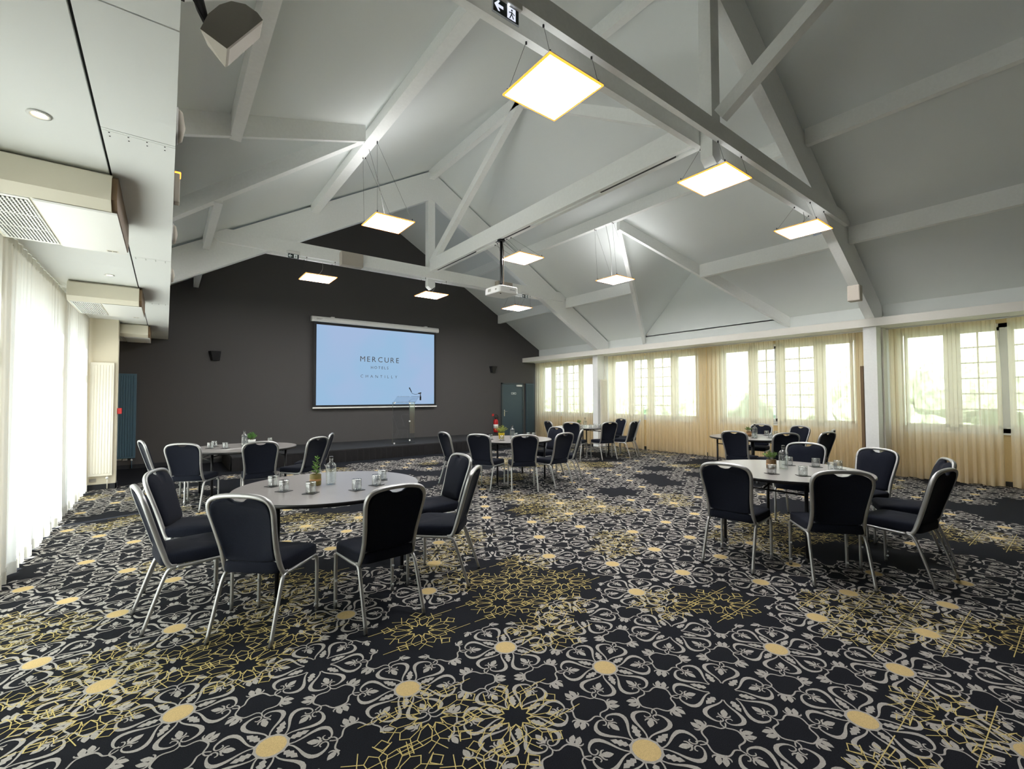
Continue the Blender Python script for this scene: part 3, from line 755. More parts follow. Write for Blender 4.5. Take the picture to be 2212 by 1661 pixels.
# positions on the tabletops
SET = {
 1: [(0.748, 4.388, 'leftmost, behind its neighbour'), (0.78, 4.10, 'second from left, before the leftmost'), (0.933, 3.874, 'in front of the plant pot'),
     (1.267, 3.773, 'alone right of the bottle'), (1.474, 3.878, 'right end, nearer of two'), (1.611, 4.101, 'right end, farther of two')],
 6: [(4.761, 1.999, 'leftmost, before the plant pot'), (4.875, 1.764, 'front centre, alone'), (5.50, 2.13, 'farthest, right of the bottle'),
     (5.60, 1.90, 'back centre'), (5.393, 1.682, 'right end, nearer of two'), (5.58, 1.69, 'right end, farther of two')],
 5: [(8.66, 3.93, 'leftmost, before the bottle'), (9.45, 4.05, 'back, left of two'), (8.89, 3.742, 'centre front'), (9.50, 3.90, 'back, right of two')],
 3: [(4.718, 6.81, 'leftmost, left of the yellow pot'), (4.775, 6.528, 'before the yellow pot'), (5.56, 6.75, 'right end, left of two'), (5.60, 6.64, 'right end, right of two'), (5.31, 6.816, 'just right of the bottle')],
 4: [(8.312, 7.982, 'leftmost, before the plant'), (8.483, 7.835, 'just right of the bottle'), (8.725, 7.90, 'row of three at right, first'), (8.70, 7.73, 'row of three at right, middle'), (8.80, 7.76, 'row of three at right, last')],
 2: [(0.552, 8.363, 'left end, nearer of two'), (0.623, 8.62, 'left end, farther of two'), (0.736, 8.211, 'left of the bottle'), (1.43, 8.70, 'right of the plant')],
}
glass0 = None
rndc = random.Random(3)
for tb, lst in SET.items():
    for x, y, where in lst:
        lbl = 'upside down tumbler on %s, %s' % (GT[tb], where)
        if glass0 is None: glass0 = make_tumbler(lbl, (x, y, TZ+0.0045), 'water tumblers')
        else: dup(glass0, (x, y, TZ+0.0045), rndc.uniform(0, 1), lbl, 'water tumblers')
        make_coaster('black coaster on %s, under tumbler %s' % (GT[tb], where), (x, y, TZ), rndc.uniform(0.2, 1.2), 'black coasters')

def make_bottle(label, loc):
    t = thing('water_bottle', label, 'bottle', loc, 0, 'glass water bottles')
    pr = [(0.0, 0.004), (0.040, 0.0), (0.043, 0.006), (0.043, 0.018)]
    z = 0.022
    for k in range(10): pr += [(0.0415, z), (0.0435, z+0.004), (0.0435, z+0.008), (0.0415, z+0.0115)]; z += 0.0125
    pr += [(0.043, z+0.004), (0.043, z+0.016), (0.039, z+0.030), (0.029, z+0.042), (0.018, z+0.048), (0.0155, z+0.052), (0.0150, z+0.072), (0.0165, z+0.074), (0.0165, z+0.080), (0.0150, z+0.082)]
    one('lathe', pr, 28).build('bottle_body', 'bottle_glass', t)
    one('lathe', [(0.0, z+0.0825), (0.0160, z+0.083), (0.0165, z+0.098), (0.0155, z+0.100), (0.0, z+0.100)], 20).build('cap', 'bottle_cap', t)
    one('lathe', [(0.0, 0.008), (0.038, 0.008), (0.0385, 0.012), (0.0385, z-0.005), (0.0, z-0.004)], 24).build('water', 'pane_glass', t)
    # lettering round the shoulder
    for i, ch in enumerate('AHUO'):
        a = R(-118)+(i-1.5)*0.42
        M = Matrix.Translation((0.0438*math.cos(a), 0.0438*math.sin(a), z-0.002)) @ Matrix.Rotation(a+PI/2, 4, 'Z') @ Matrix.Rotation(PI/2, 4, 'X')
        text('letter', ch, 0.026, 'ink', M, t, 1.0, 0.0006, 0.0003, 'CENTER')
    return t
bt0 = make_bottle('ribbed clear glass bottle with dark cap standing on the front left table', (1.172, 4.170, TZ))
for x, y, tb in ((5.187, 2.06, 6), (8.84, 4.00, 5), (5.156, 6.726, 3), (8.50, 8.03, 4), (1.024, 8.50, 2)):
    dup(bt0, (x, y, TZ), 0.2, 'ribbed clear glass bottle with dark cap standing on the %s' % GT[tb])

def leaf_quad(b, p, d, ln, wd, rnd, mi=0):
    d = Vector(d).normalized(); s_ = d.cross(Vector((rnd.uniform(-1, 1), rnd.uniform(-1, 1), 1))).normalized()*wd/2; u = s_.cross(d).normalized()*ln*0.12; p = Vector(p)
    b.add([p, p+d*ln*0.3+s_*0.9+u, p+d*ln*0.7+s_*0.75+u, p+d*ln, p+d*ln*0.7-s_*0.75+u, p+d*ln*0.3-s_*0.9+u, p+d*ln*0.5-u*0.4], [(0, 1, 6), (1, 2, 6), (2, 3, 6), (3, 4, 6), (4, 5, 6), (5, 0, 6)], mi)
def plant(label, loc, kind, leafmat, pot):
    t = thing('potted_plant', label, 'plant', loc, 0, 'potted table plants')
    rnd = random.Random(sum(map(ord, label)))
    if pot == 'wood':
        one('lathe', [(0.0, 0), (0.044, 0), (0.047, 0.01), (0.047, 0.095), (0.044, 0.098), (0.040, 0.096), (0.040, 0.085)], 28).build('pot', 'wood_pot' if 'front right' in label or 'middle' in label or 'farthest' in label else 'olive_pot', t)
        one('lathe', [(0.0475, 0.040), (0.0485, 0.042), (0.0485, 0.056), (0.0475, 0.058)], 28).build('pot_band', 'wood_band', t)
    elif pot == 'yellow':
        one('lathe', [(0.0, 0), (0.047, 0), (0.060, 0.105), (0.062, 0.11), (0.057, 0.11), (0.054, 0.095)], 28).build('pot', 'yellow_pot', t)
    else:
        one('lathe', [(0.0, 0), (0.045, 0), (0.060, 0.08), (0.056, 0.08), (0.050, 0.07)], 24).build('pot', 'white_plastic', t)
    top = {'wood': 0.09, 'yellow': 0.10, 'white': 0.072}[pot]
    one('lathe', [(0.0, top), (0.041 if pot == 'wood' else 0.052, top-0.002), (0.03, top-0.01)], 16).build('soil', 'soil', t)
    st = MB(); lf = MB()
    if kind == 'tall':
        for q in range(2):
            base = Vector((0.01*q, 0.0, top)); tip = Vector((0.015-0.02*q, 0.01, top+0.15-0.05*q)); st.tube([base, (base+tip)/2+Vector((0.006, 0, 0)), tip], 0.0016, n=6)
            for k in range(16-4*q):
                f_ = (k+1)/(16-4*q); p = base.lerp(tip, f_); a = k*2.4+q
                leaf_quad(lf, p, (math.cos(a), math.sin(a), 0.35+0.5*f_), 0.050*(1.05-0.4*f_), 0.013, rnd)
    else:
        R_ = {'bushy': 0.075, 'wide': 0.125, 'round': 0.095}[kind]; H_ = {'bushy': 0.10, 'wide': 0.16, 'round': 0.13}[kind]
        for q in range({'bushy': 16, 'wide': 34, 'round': 30}[kind]):
            a = rnd.uniform(0, 2*PI); rr = R_*math.sqrt(rnd.random()); tip = Vector((rr*math.cos(a), rr*math.sin(a), top+H_*(0.45+0.55*rnd.random())*(1-0.3*(rr/R_)**2)))
            base = Vector((0.02*math.cos(a), 0.02*math.sin(a), top)); mid = (base+tip)/2+Vector((0, 0, 0.012)); st.tube([base, mid, tip], 0.0011, n=5)
            for k in range(9):
                f_ = 0.3+0.7*k/8; p = base.lerp(tip, f_)+Vector((0, 0, 0.012*4*f_*(1-f_))); a2 = a+k*2.1+rnd.uniform(-0.5, 0.5)
                leaf_quad(lf, p, (math.cos(a2), math.sin(a2), rnd.uniform(0.0, 0.9)), rnd.uniform(0.016, 0.030), rnd.uniform(0.008, 0.014), rnd)
    st.build('stem', 'stem', t); lf.build('foliage', leafmat, t)
plant('tall sprig of green leaves in a wooden pot on the front left table', (1.052, 4.21, TZ), 'tall', 'leaf', 'wood')
plant('bushy green herb in a dark wooden pot on the front right table', (5.09, 2.14, TZ), 'bushy', 'leaf', 'wood')
plant('small green herb in a dark pot on the middle right table', (8.97, 4.17, TZ), 'bushy', 'leaf', 'wood')
plant('bushy yellow green plant in a bright yellow pot on the table before the stage', (4.968, 6.809, TZ), 'wide', 'leaf_yellow', 'yellow')
plant('small green plant in a dark pot on the farthest right table', (8.50, 8.24, TZ), 'bushy', 'leaf', 'wood')
plant('round green plant in a white pot on the back left table', (1.15, 8.66, TZ), 'round', 'leaf_green', 'white')

# ------------------------------------------------------------------ hanging light panels
def light_panel(label, cx, cy, z, anchors, cable_top):
    t = thing('hanging_light_panel', label, 'light', (cx, cy, z), 0, 'hanging square light panels')
    h = 0.30; b = MB()
    for s_ in (-1, 1):
        b.box((s_*h, -h, 0), (s_*(h-0.014), h, 0.012)); b.box((-h+0.014, s_*h, 0), (h-0.014, s_*(h-0.014), 0.012))
    b.build('light_frame', 'panel_edge_glow', t)
    one('box', (-h+0.015, -h+0.015, 0.002), (h-0.015, h-0.015, 0.010)).build('diffuser', 'panel_light', t)
    b = MB(); b.box((-h, -h, 0.0125), (h, h, 0.018)); b.build('back_plate', 'white_paint', t)
    one('box', (-h+0.03, -h+0.03, 0.0182), (h-0.03, h-0.03, 0.021)).build('added_uplight', 'added_ceiling_fill_long' if 'long wires' in label else 'added_ceiling_fill', t)  # added upward-facing glow that brightens the ceiling, not a real panel part
    k = 0
    for sx in (-1, 1):
        for sy in (-1, 1):
            ax, ay, az = anchors[k]; k += 1
            p = (sx*(h-0.03), sy*(h-0.03), 0.02); q = (ax-cx, ay-cy, az-z)
            w_ = one('tube', [p, q], 0.0018, n=5).build('suspension_wire', 'black_steel', t)
            one('lathe', [(0.006, 0), (0.006, 0.035)], 8, 0, None, p).build('wire_end', 'black_steel', w_)
            one('lathe', [(0.008, -0.02), (0.008, 0)], 8, 0, None, q).build('wire_end', 'black_steel', w_)
    q = (cable_top[0]-cx, cable_top[1]-cy, cable_top[2]-z)
    b = MB(); b.tube(bez([(0.0, 0.1, 0.02), (0.0, 0.09, 0.06), (q[0]*0.6+0.03, q[1]*0.6, q[2]*0.55), q], 5), 0.004, n=6); b.build('power_cable', 'screw', t)
for cx, lb in ((2.54, 'largest square light panel, nearest the camera at top centre'), (5.15, 'square light panel under the near king post'), (7.79, 'square light panel at the right end of the near truss')):
    light_panel(lb, cx, 2.74, 4.08, [(cx-0.27, 2.545, 4.38), (cx-0.27, 2.755, 4.38), (cx+0.27, 2.545, 4.38), (cx+0.27, 2.755, 4.38)], (cx+0.05, 2.75, 4.38))
light_panel('square light panel hanging on long wires from the left upper purlin', 2.63, 6.50, 4.14, [(2.35, 6.22, 5.19), (2.34, 6.78, 5.19), (2.36, 6.25, 5.19), (2.37, 6.76, 5.19)], (2.33, 6.5, 5.19))
light_panel('square light panel just beside the projector pole', 5.45, 6.77, 4.20, [(4.95, 6.6, 4.44), (4.95, 6.9, 4.44), (4.97, 6.5, 4.44), (4.97, 7.0, 4.44)], (4.96, 6.8, 4.44))
light_panel('square light panel hanging on long wires from the right upper purlin', 7.83, 6.46, 4.09, [(7.44, 6.2, 5.21), (7.45, 6.7, 5.21), (7.48, 6.2, 5.21), (7.49, 6.7, 5.21)], (7.47, 6.4, 5.21))
for cx, lb in ((2.43, 'left square light panel under the far truss, above the screen'), (5.00, 'middle square light panel under the far truss, below the king post'), (7.60, 'right square light panel under the far truss, beyond the projector')):
    light_panel(lb, cx, 9.68, 3.955, [(cx-0.27, 9.44, 4.29), (cx-0.27, 9.66, 4.29), (cx+0.27, 9.44, 4.29), (cx+0.27, 9.66, 4.29)], (cx+0.08, 9.65, 4.29))

# ------------------------------------------------------------------ soffit: downlights and air units
def downlight(label, x, y):
    t = thing('downlight', label, 'light', (x, y, 2.86), 0, 'recessed soffit downlights')
    one('lathe', [(0.042, -0.001), (0.045, -0.006), (0.030, -0.007), (0.026, -0.001)], 28).build('ring', 'white_plastic', t)
    one('lathe', [(0.0, -0.0035), (0.025, -0.0035), (0.025, -0.001)], 20).build('bulb', 'lamp_glow', t)
downlight('near round recessed downlight glowing in the white soffit at top left', -0.50, 3.04)
downlight('far round recessed downlight between the two nearer air units', -0.51, 6.55)
def air_unit(label, y0, y1, yend):
    t = thing('air_unit', label, 'air conditioner', (0, 0, 0), 0, 'ceiling hung air units on the soffit')
    xa, xb = -0.90, -0.245; zt, zb = 2.86, 2.62
    pr = [(y0+0.06, zt-0.002), (y0, zt-0.03), (y0-0.04, zb+0.05), (y0+0.02, zb), (y1, zb), (y1+0.05, zb+0.06), (y1+0.02, zt-0.002)]
    one('prism', pr, xa, xb-0.03, 'x').build('casing', 'unit_plastic', t)
    pr2 = [(y0+0.06, zt-0.012), (y0+0.01, zt-0.04), (y0-0.02, zb+0.06), (y0+0.035, zb+0.012), (y1-0.01, zb+0.012), (y1+0.03, zb+0.06), (y1+0.01, zt-0.012)]
    one('prism', pr2, xb-0.03, xb-0.004, 'x').build('end_outlet', 'unit_brown', t)
    b = MB(); b.prism([(y0+0.02, zb-0.004), (y0+0.03, zb-0.012), (y1-0.02, zb-0.012), (y1, zb-0.004)], xb-0.36, xb-0.005, 'x'); b.build('bottom_cover', 'unit_white', t)
    b = MB(); xg0, xg1 = xa+0.02, xb-0.375; ya, yb = y0+0.06, y1-0.06
    b.box((xg0, ya-0.03, zb-0.006), (xg1, ya, zb)); b.box((xg0, yb, zb-0.006), (xg1, yb+0.03, zb)); b.box((xg0, ya, zb-0.006), (xg0+0.01, yb, zb)); b.box((xg1-0.01, ya, zb-0.006), (xg1, yb, zb))
    n_ = 15
    for k in range(1, n_): xx = xg0+(xg1-xg0)*k/n_; b.box((xx-0.004, ya, zb-0.010), (xx+0.004, yb, zb-0.003))
    for k in range(1, 24): yy = ya+(yb-ya)*k/24; b.box((xg0, yy-(0.008 if k in (8, 16) else 0.002), zb-0.008), (xg1, yy+(0.008 if k in (8, 16) else 0.002), zb-0.002))
    b.build('intake_grille', 'unit_white', t)
    one('box', (xg0, ya, zb-0.002), (xg1, yb, zb-0.0005)).build('filter', 'unit_dark', t)  # dark sheet standing for the shaded recess behind the slats
    b = MB(); b.box((xb-0.12, y1-0.10, zb-0.014), (xb-0.055, y1-0.07, zb-0.0125)); b.build('badge', 'unit_plastic', t)
    b = MB(); b.box((xb-0.115, y1-0.09, zb-0.0155), (xb-0.09, y1-0.08, zb-0.014)); b.box((xb-0.085, y1-0.09, zb-0.0155), (xb-0.062, y1-0.08, zb-0.014)); b.build('badge_mark', 'unit_dark', t)
air_unit('largest white air unit under the soffit at the left edge, nearest the camera', 3.55, 4.55, 0)
air_unit('second air unit under the soffit, half way along the left curtains', 7.02, 8.00, 0)
air_unit('farthest air unit under the soffit, beside the dark wall', 10.50, 11.40, 0)

# small fittings on the side of the soffit
def side_lamp(label, y, z, nm='wall_lamp'):
    t = thing(nm, label, 'lamp', (0.022, y, z), 0, 'small round lamps on the soffit side')
    M = Matrix.Rotation(PI/2, 4, 'Y')
    b = MB(); b.lathe([(0.085, 0), (0.085, 0.015), (0.075, 0.028), (0.0, 0.042)], 24, M=M); b.build('cover', 'speaker_side', t)
    b = MB(); b.lathe([(0.095, 0), (0.095, 0.008)], 24, M=M); b.build('rim', 'white_plastic', t)
side_lamp('round beige lamp on the soffit side, nearest the big speaker', 3.05, 3.00)
side_lamp('round beige lamp on the soffit side, second along', 5.1, 3.00)
side_lamp('round beige lamp on the soffit side, third along towards the screen', 6.9, 3.02)
t = thing('alarm_unit', 'small alarm box with an orange light on the soffit side', 'alarm', (0.022, 4.02, 3.02))
one('rbox', (0, -0.04, -0.11), (0.035, 0.04, 0.10), 0.006).build('casing', 'speaker_side', t)
one('rbox', (0.004, -0.03, 0.085), (0.040, 0.03, 0.115), 0.004).build('indicator_light', 'led_orange', t)

# big loudspeaker hung at top left
def big_speaker():
    t = thing('loudspeaker', 'large grey wedge loudspeaker hanging beside the soffit at top left', 'speaker', (0.17, 2.07, 2.94))
    o = Vector((0.17, 2.07, 2.94))
    near = [(0.165, 2.84), (0.285, 3.015), (0.265, 3.035), (0.224, 3.047), (0.177, 3.034), (0.139, 2.999), (0.104, 2.945), (0.08, 2.875)]
    far = [(0.172, 2.853), (0.295, 3.042), (0.278, 3.066), (0.235, 3.076), (0.190, 3.062), (0.152, 3.025), (0.125, 2.972), (0.112, 2.915)]
    vs = [Vector((x, 2.0, z))-o for x, z in near]+[Vector((x, 2.14, z))-o for x, z in far]; n_ = len(near)
    b = MB(); b.add(vs, [tuple(range(n_)), tuple(range(2*n_-1, n_-1, -1))]); b.add(vs, [(k, k+n_, (k+1) % n_+n_, (k+1) % n_) for k in range(1, n_)], 1)
    b.build('cabinet', ['speaker_grey', 'speaker_side'], t)  # cabinet sides and grille: falling light put into a paler colour
    vs2 = [vs[0], vs[1], vs[n_+1], vs[n_]]; b = MB(); b.add(vs2, [(0, 1, 2, 3)]); c = sum(vs2, Vector())/4; out_ = Vector((0.82, 0, -0.57))*0.004
    b.add([c+(v-c)*0.9+out_ for v in vs2]+[v for v in vs2], [(0, 1, 2, 3), (0, 4, 5, 1), (1, 5, 6, 2), (2, 6, 7, 3), (3, 7, 4, 0)]); b.build('front_grille', 'speaker_side', t)
    P_ = lambda x, y, z: Vector((x, y, z))-o
    b = MB(); b.tube([P_(0.10, 2.03, 2.93), P_(0.085, 2.05, 2.985), P_(0.07, 2.06, 3.05), P_(0.03, 2.07, 3.09)], [0.012, 0.018, 0.020, 0.014], n=8); b.box(P_(0.022, 2.03, 3.03), P_(0.034, 2.11, 3.15)); b.build('bracket', 'black_steel', t)
    b = MB(); b.tube(bez([P_(0.034, 2.02, 3.10), P_(0.045, 2.0, 3.0), P_(0.07, 1.995, 2.95), P_(0.10, 2.01, 2.91)], 5), 0.0025, n=6); b.build('cable', 'black', t)
big_speaker()
def box_speaker(label, a, b_, face):
    t = thing('wall_speaker', label, 'speaker')
    one('rbox', a, b_, 0.012).build('cabinet', 'speaker_side', t)
    (x0, y0, z0), (x1, y1, z1) = a, b_
    if face == 'y': g = ((x0+0.012, y0-0.004, z0+0.012), (x1-0.012, y0+0.002, z1-0.012))
    else: g = ((x0-0.004, y0+0.010, z0+0.010), (x0+0.002, y1-0.010, z1-0.010))
    one('rbox', *g, 0.002).build('grille', 'speaker_grille', t)
box_speaker('beige box speaker on the far tie beam, left of the king post', (2.77, 9.24, 4.21), (3.21, 9.405, 4.49), 'y')
box_speaker('beige box speaker on the far tie beam behind the projector', (6.66, 9.24, 4.21), (7.12, 9.405, 4.49), 'y')
box_speaker('small beige box speaker under the near rafter, above the right column', (9.36, 2.46, 3.15), (9.52, 2.64, 3.42), 'x')

# exit signs
def exit_sign(label, x, y, z, w_, h, lit=False):
    t = thing('exit_sign', label, 'sign', (x, y, z), 0, 'exit signs with arrow and running figure')
    one('rbox', (-0.02, -0.03, h), (w_+0.02, 0.03, h+0.05), 0.006).build('housing', 'white_plastic', t)
    one('box', (-0.004, -0.004, -0.006), (w_+0.004, 0.004, h)).build('clear_plate', 'sign_plastic', t)
    one('box', (0.003, -0.0065, 0.002), (w_-0.003, -0.0045, h-0.003)).build('panel', 'exit_green', t)
    mt = 'exit_white_lit' if lit else 'exit_white'
    u = h; b = MB(); yy0, yy1 = -0.0085, -0.0068
    ar = [(0.10, 0.50), (0.42, 0.85), (0.56, 0.85), (0.40, 0.60), (0.84, 0.60), (0.84, 0.40), (0.40, 0.40), (0.56, 0.15), (0.42, 0.15)]
    b.prism([(p*u, q*u) for p, q in ar], yy0, yy1); b.build('arrow', mt, t)
    x0 = w_*0.54
    one('box', (x0, yy0+0.001, 0.08*u), (x0+0.72*u, yy1, 0.92*u)).build('doorway', mt, t)
    b = MB(); c = x0+0.36*u
    body = [[(c-0.02*u, 0.62*u), (c+0.07*u, 0.64*u), (c+0.06*u, 0.40*u), (c-0.05*u, 0.40*u)], [(c+0.0*u, 0.42*u), (c+0.07*u, 0.42*u), (c+0.20*u, 0.20*u), (c+0.13*u, 0.16*u)],
            [(c-0.06*u, 0.42*u), (c+0.02*u, 0.42*u), (c-0.12*u, 0.12*u), (c-0.20*u, 0.12*u)], [(c-0.02*u, 0.60*u), (c-0.03*u, 0.54*u), (c-0.22*u, 0.48*u), (c-0.22*u, 0.54*u)], [(c+0.05*u, 0.62*u), (c+0.06*u, 0.56*u), (c+0.24*u, 0.44*u), (c+0.26*u, 0.50*u)]]
    for p in body: b.prism(p, yy0-0.001, yy0+0.0012)
    b.prism([(c+0.03*u+0.065*u*math.cos(k*PI/5), 0.74*u+0.065*u*math.sin(k*PI/5)) for k in range(10)], yy0-0.001, yy0+0.0012)
    b.build('running_figure', 'exit_green', t)
    if lit:
        one('rbox', (0.05, -0.034, h+0.012), (0.09, -0.028, h+0.028), 0.003).build('orange_indicator', 'led_orange', t)
        b = MB()
        for q in (0.045, 0.13): b.box((q, -0.012, h-0.004), (q+0.012, -0.006, h+0.004))
        b.build('led', 'led_white', t)
exit_sign('lit exit sign with arrow under the near truss at top centre', 1.78, 2.53, 4.225, 0.23, 0.105, True)
exit_sign('small exit sign under the left part of the far truss', 1.81, 9.38, 4.20, 0.19, 0.085)
exit_sign('small exit sign under the far truss right of the projector', 7.55, 9.38, 4.20, 0.19, 0.085)
t = thing('exit_sign', 'clear plastic exit sign seen edge on at the right end of the near truss', 'sign', (8.55, 2.66, 4.20), R(78), 'exit signs with arrow and running figure')
one('rbox', (-0.02, -0.04, 0.12), (0.24, 0.04, 0.18), 0.01).build('housing', 'white_plastic', t)
one('box', (0, -0.012, 0), (0.22, -0.006, 0.12)).build('clear_plate', 'sign_plastic', t)
one('box', (0, 0.006, 0), (0.22, 0.012, 0.12)).build('clear_plate', 'sign_plastic', t)
one('rbox', (0.05, -0.01, 0.122), (0.15, 0.01, 0.128), 0.002).build('led', 'led_white', t)

# ------------------------------------------------------------------ projector on its pole
def projector():
    t = thing('projector', 'white projector hanging from the long beam on a black pole', 'projector', (4.91, 6.72, 3.40))
    bm = bmesh.new(); bmesh.ops.create_cube(bm, size=1)
    for v in bm.verts: v.co = Vector((v.co.x*0.45, v.co.y*0.47, v.co.z*0.13+0.07))
    bmesh.ops.bevel(bm, geom=[e for e in bm.edges if abs((e.verts[0].co-e.verts[1].co).z) > 0.05], offset=0.06, segments=5, profile=0.5, affect='EDGES')
    bmesh.ops.bevel(bm, geom=[e for e in bm.edges if abs((e.verts[0].co-e.verts[1].co).z) < 0.001 and len(e.link_faces) == 2 and abs(e.link_faces[0].normal.z-e.link_faces[1].normal.z) > 0.5], offset=0.02, segments=3, profile=0.5, affect='EDGES')
    b = MB(); b.frombm(bm); b.build('body', 'white_plastic', t)
    b = MB()
    for k in range(6): b.box((-0.2275, 0.02+k*0.016, 0.05), (-0.2245, 0.028+k*0.016, 0.10))
    for k in range(4): b.box((-0.2275, -0.16+k*0.012, 0.05), (-0.2245, -0.154+k*0.012, 0.08))
    b.build('vent', 'speaker_grey', t)
    one('lathe', [(0.045, 0), (0.05, 0.03), (0.03, 0.032)], 20, 0, Matrix.Translation((0.06, 0.235, 0.07)) @ Matrix.Rotation(-PI/2, 4, 'X')).build('lens', 'black', t)
    one('lathe', [(0.014, 0), (0.014, -0.012), (0, -0.012)], 12, 0, None, (-0.12, -0.14, 0.006)).build('foot', 'black', t)
    text('brand_text', 'EPSON', 0.035, 'text_grey', Matrix.Translation((0.02, -0.2358, 0.055)) @ Matrix.Rotation(PI/2, 4, 'X'), t, 1.1, 0, 0.0004)
    b = MB()
    for sx, sy in ((-1, -1), (1, -1), (1, 1), (-1, 1)): b.tube([(0, 0, 0.19), (sx*0.13, sy*0.13, 0.14)], 0.008, n=6)
    b.lathe([(0.035, 0.16), (0.035, 0.21)], 12); b.build('bracket', 'black_steel', t)
    b = MB(); b.tube([(0, 0, 0.19), (0, 0, 1.03)], 0.024, n=12); b.lathe([(0.075, 1.015), (0.075, 1.038)], 16); b.build('pole', 'black_steel', t)
    b = MB(); b.tube(bez([(0.03, -0.02, 0.16), (0.04, -0.015, 0.35), (0.022, -0.03, 0.6), (0.045, -0.01, 0.8), (0.02, 0, 1.02)], 6), 0.009, n=6); b.tube(bez([(0.02, -0.03, 0.16), (0.028, -0.03, 0.5), (0.03, -0.03, 0.75), (0.03, 0.01, 1.02)], 6), 0.006, n=6); b.build('cable', 'cable', t)
projector()

# ------------------------------------------------------------------ projection screen
def screen():
    t = thing('projection_screen', 'wide projection screen lowered from a white case on the dark wall', 'screen', (0, 0, 0))
    xa, xb = 3.04, 6.80
    b = MB(); pr = [(12.66, 3.565), (12.645, 3.60), (12.65, 3.66), (12.68, 3.705), (12.78, 3.71), (12.80, 3.70), (12.80, 3.57)]
    b.prism(pr, xa, xb, 'x'); b.build('case', 'white_plastic', t)
    b = MB()
    for xx in (3.55, 6.35): b.box((xx, 12.72, 3.70), (xx+0.09, YW-0.001, 3.735))
    b.build('bracket', 'white_plastic', t)
    text('case_label', 'ORAY', 0.05, 'text_grey', Matrix.Translation((3.15, 12.643, 3.62)) @ Matrix.Rotation(PI/2, 4, 'X'), t, 1.2, 0, 0.0004)
    one('box', (3.10, 12.745, 1.265), (6.75, 12.755, 3.57)).build('black_border', 'black', t)
    one('box', (3.178, 12.738, 1.328), (6.680, 12.744, 3.502)).build('projected_image', 'screen_image', t)
    one('rbox', (3.09, 12.735, 1.235), (6.78, 12.765, 1.275), 0.008).build('bottom_bar', 'white_plastic', t)
    R90 = Matrix.Rotation(PI/2, 4, 'X')
    def line(body, xc, z, h, wd, bold, mat='text_grey'):
        o = text('lettering', body, h/0.70, mat, Matrix.Identity(4), t, 1.0, bold, 0.0002, 'LEFT')
        bpy.data.objects.remove(o)
        # lay the letters out one by one so the tracking matches
        ws = []; obs = []
        for ch in body:
            o = text('letter', ch, h/0.70, mat, Matrix.Identity(4), t, 1.0, bold, 0.0002, 'LEFT')
            xs = [v.co.x for v in o.data.vertices]; ws.append((min(xs), max(xs))); obs.append(o)
        tot = sum(b_-a for a, b_ in ws); gap = (wd-tot)/(len(body)-1); cur = xc-wd/2
        for o, (a, b_) in zip(obs, ws):
            o.data.transform(Matrix.Translation((cur-a, 12.7365, z)) @ R90); cur += (b_-a)+gap
    line('MERCURE', 4.932, 2.556, 0.150, 1.155, 0.0)
    line('HOTELS', 4.922, 2.357, 0.077, 0.520, 0.0)
    line('CHANTILLY', 4.911, 2.098, 0.084, 1.088, -0.001)
screen()

# ------------------------------------------------------------------ stage, lectern, microphone
def stage():
    t = thing('stage', 'low black stage platform with pleated skirt below the screen', 'stage', (0, 0, 0))
    x0, x1, y0 = 1.10, 8.84, 10.98; h = 0.30
    b = MB(); b.rbox((x0, y0, h-0.03), (x1, YW-0.02, h), 0.004); b.build('deck', 'stage_top', t)
    vs = []; fs = []; n_ = 0
    def run(p, q, out_):
        nonlocal n_
        L = math.hypot(q[0]-p[0], q[1]-p[1]); N = int(L/0.012); dx, dy = (q[0]-p[0])/L, (q[1]-p[1])/L
        base = len(vs)
        for i in range(N+1):
            s_ = L*i/N; ph = (s_ % 0.145)/0.145; off = 0.006+0.022*(ph if ph < 0.85 else (1-ph)/0.15*0.85)+0.003*math.sin(s_*9)
            for z, k in ((h-0.032, 0.3), (0.2, 0.8), (0.1, 1.0), (0.004, 1.15)): vs.append((p[0]+dx*s_+out_[0]*off*k, p[1]+dy*s_+out_[1]*off*k, z))
        for i in range(N):
            for k in range(3): a = base+i*4+k; fs.append((a, a+1, a+5, a+4))
    run((x0, y0), (x1, y0), (0, -1)); run((x0, YW-0.03), (x0, y0), (-1, 0)); run((x1, y0), (x1, YW-0.03), (1, 0))
    b = MB(); b.add(vs, fs, 0, True); b.build('skirt', 'stage_skirt', t)
    one('box', (x0+0.05, y0+0.05, 0.01), (x1-0.05, YW-0.03, h-0.032)).build('platform', 'black', t)
stage()
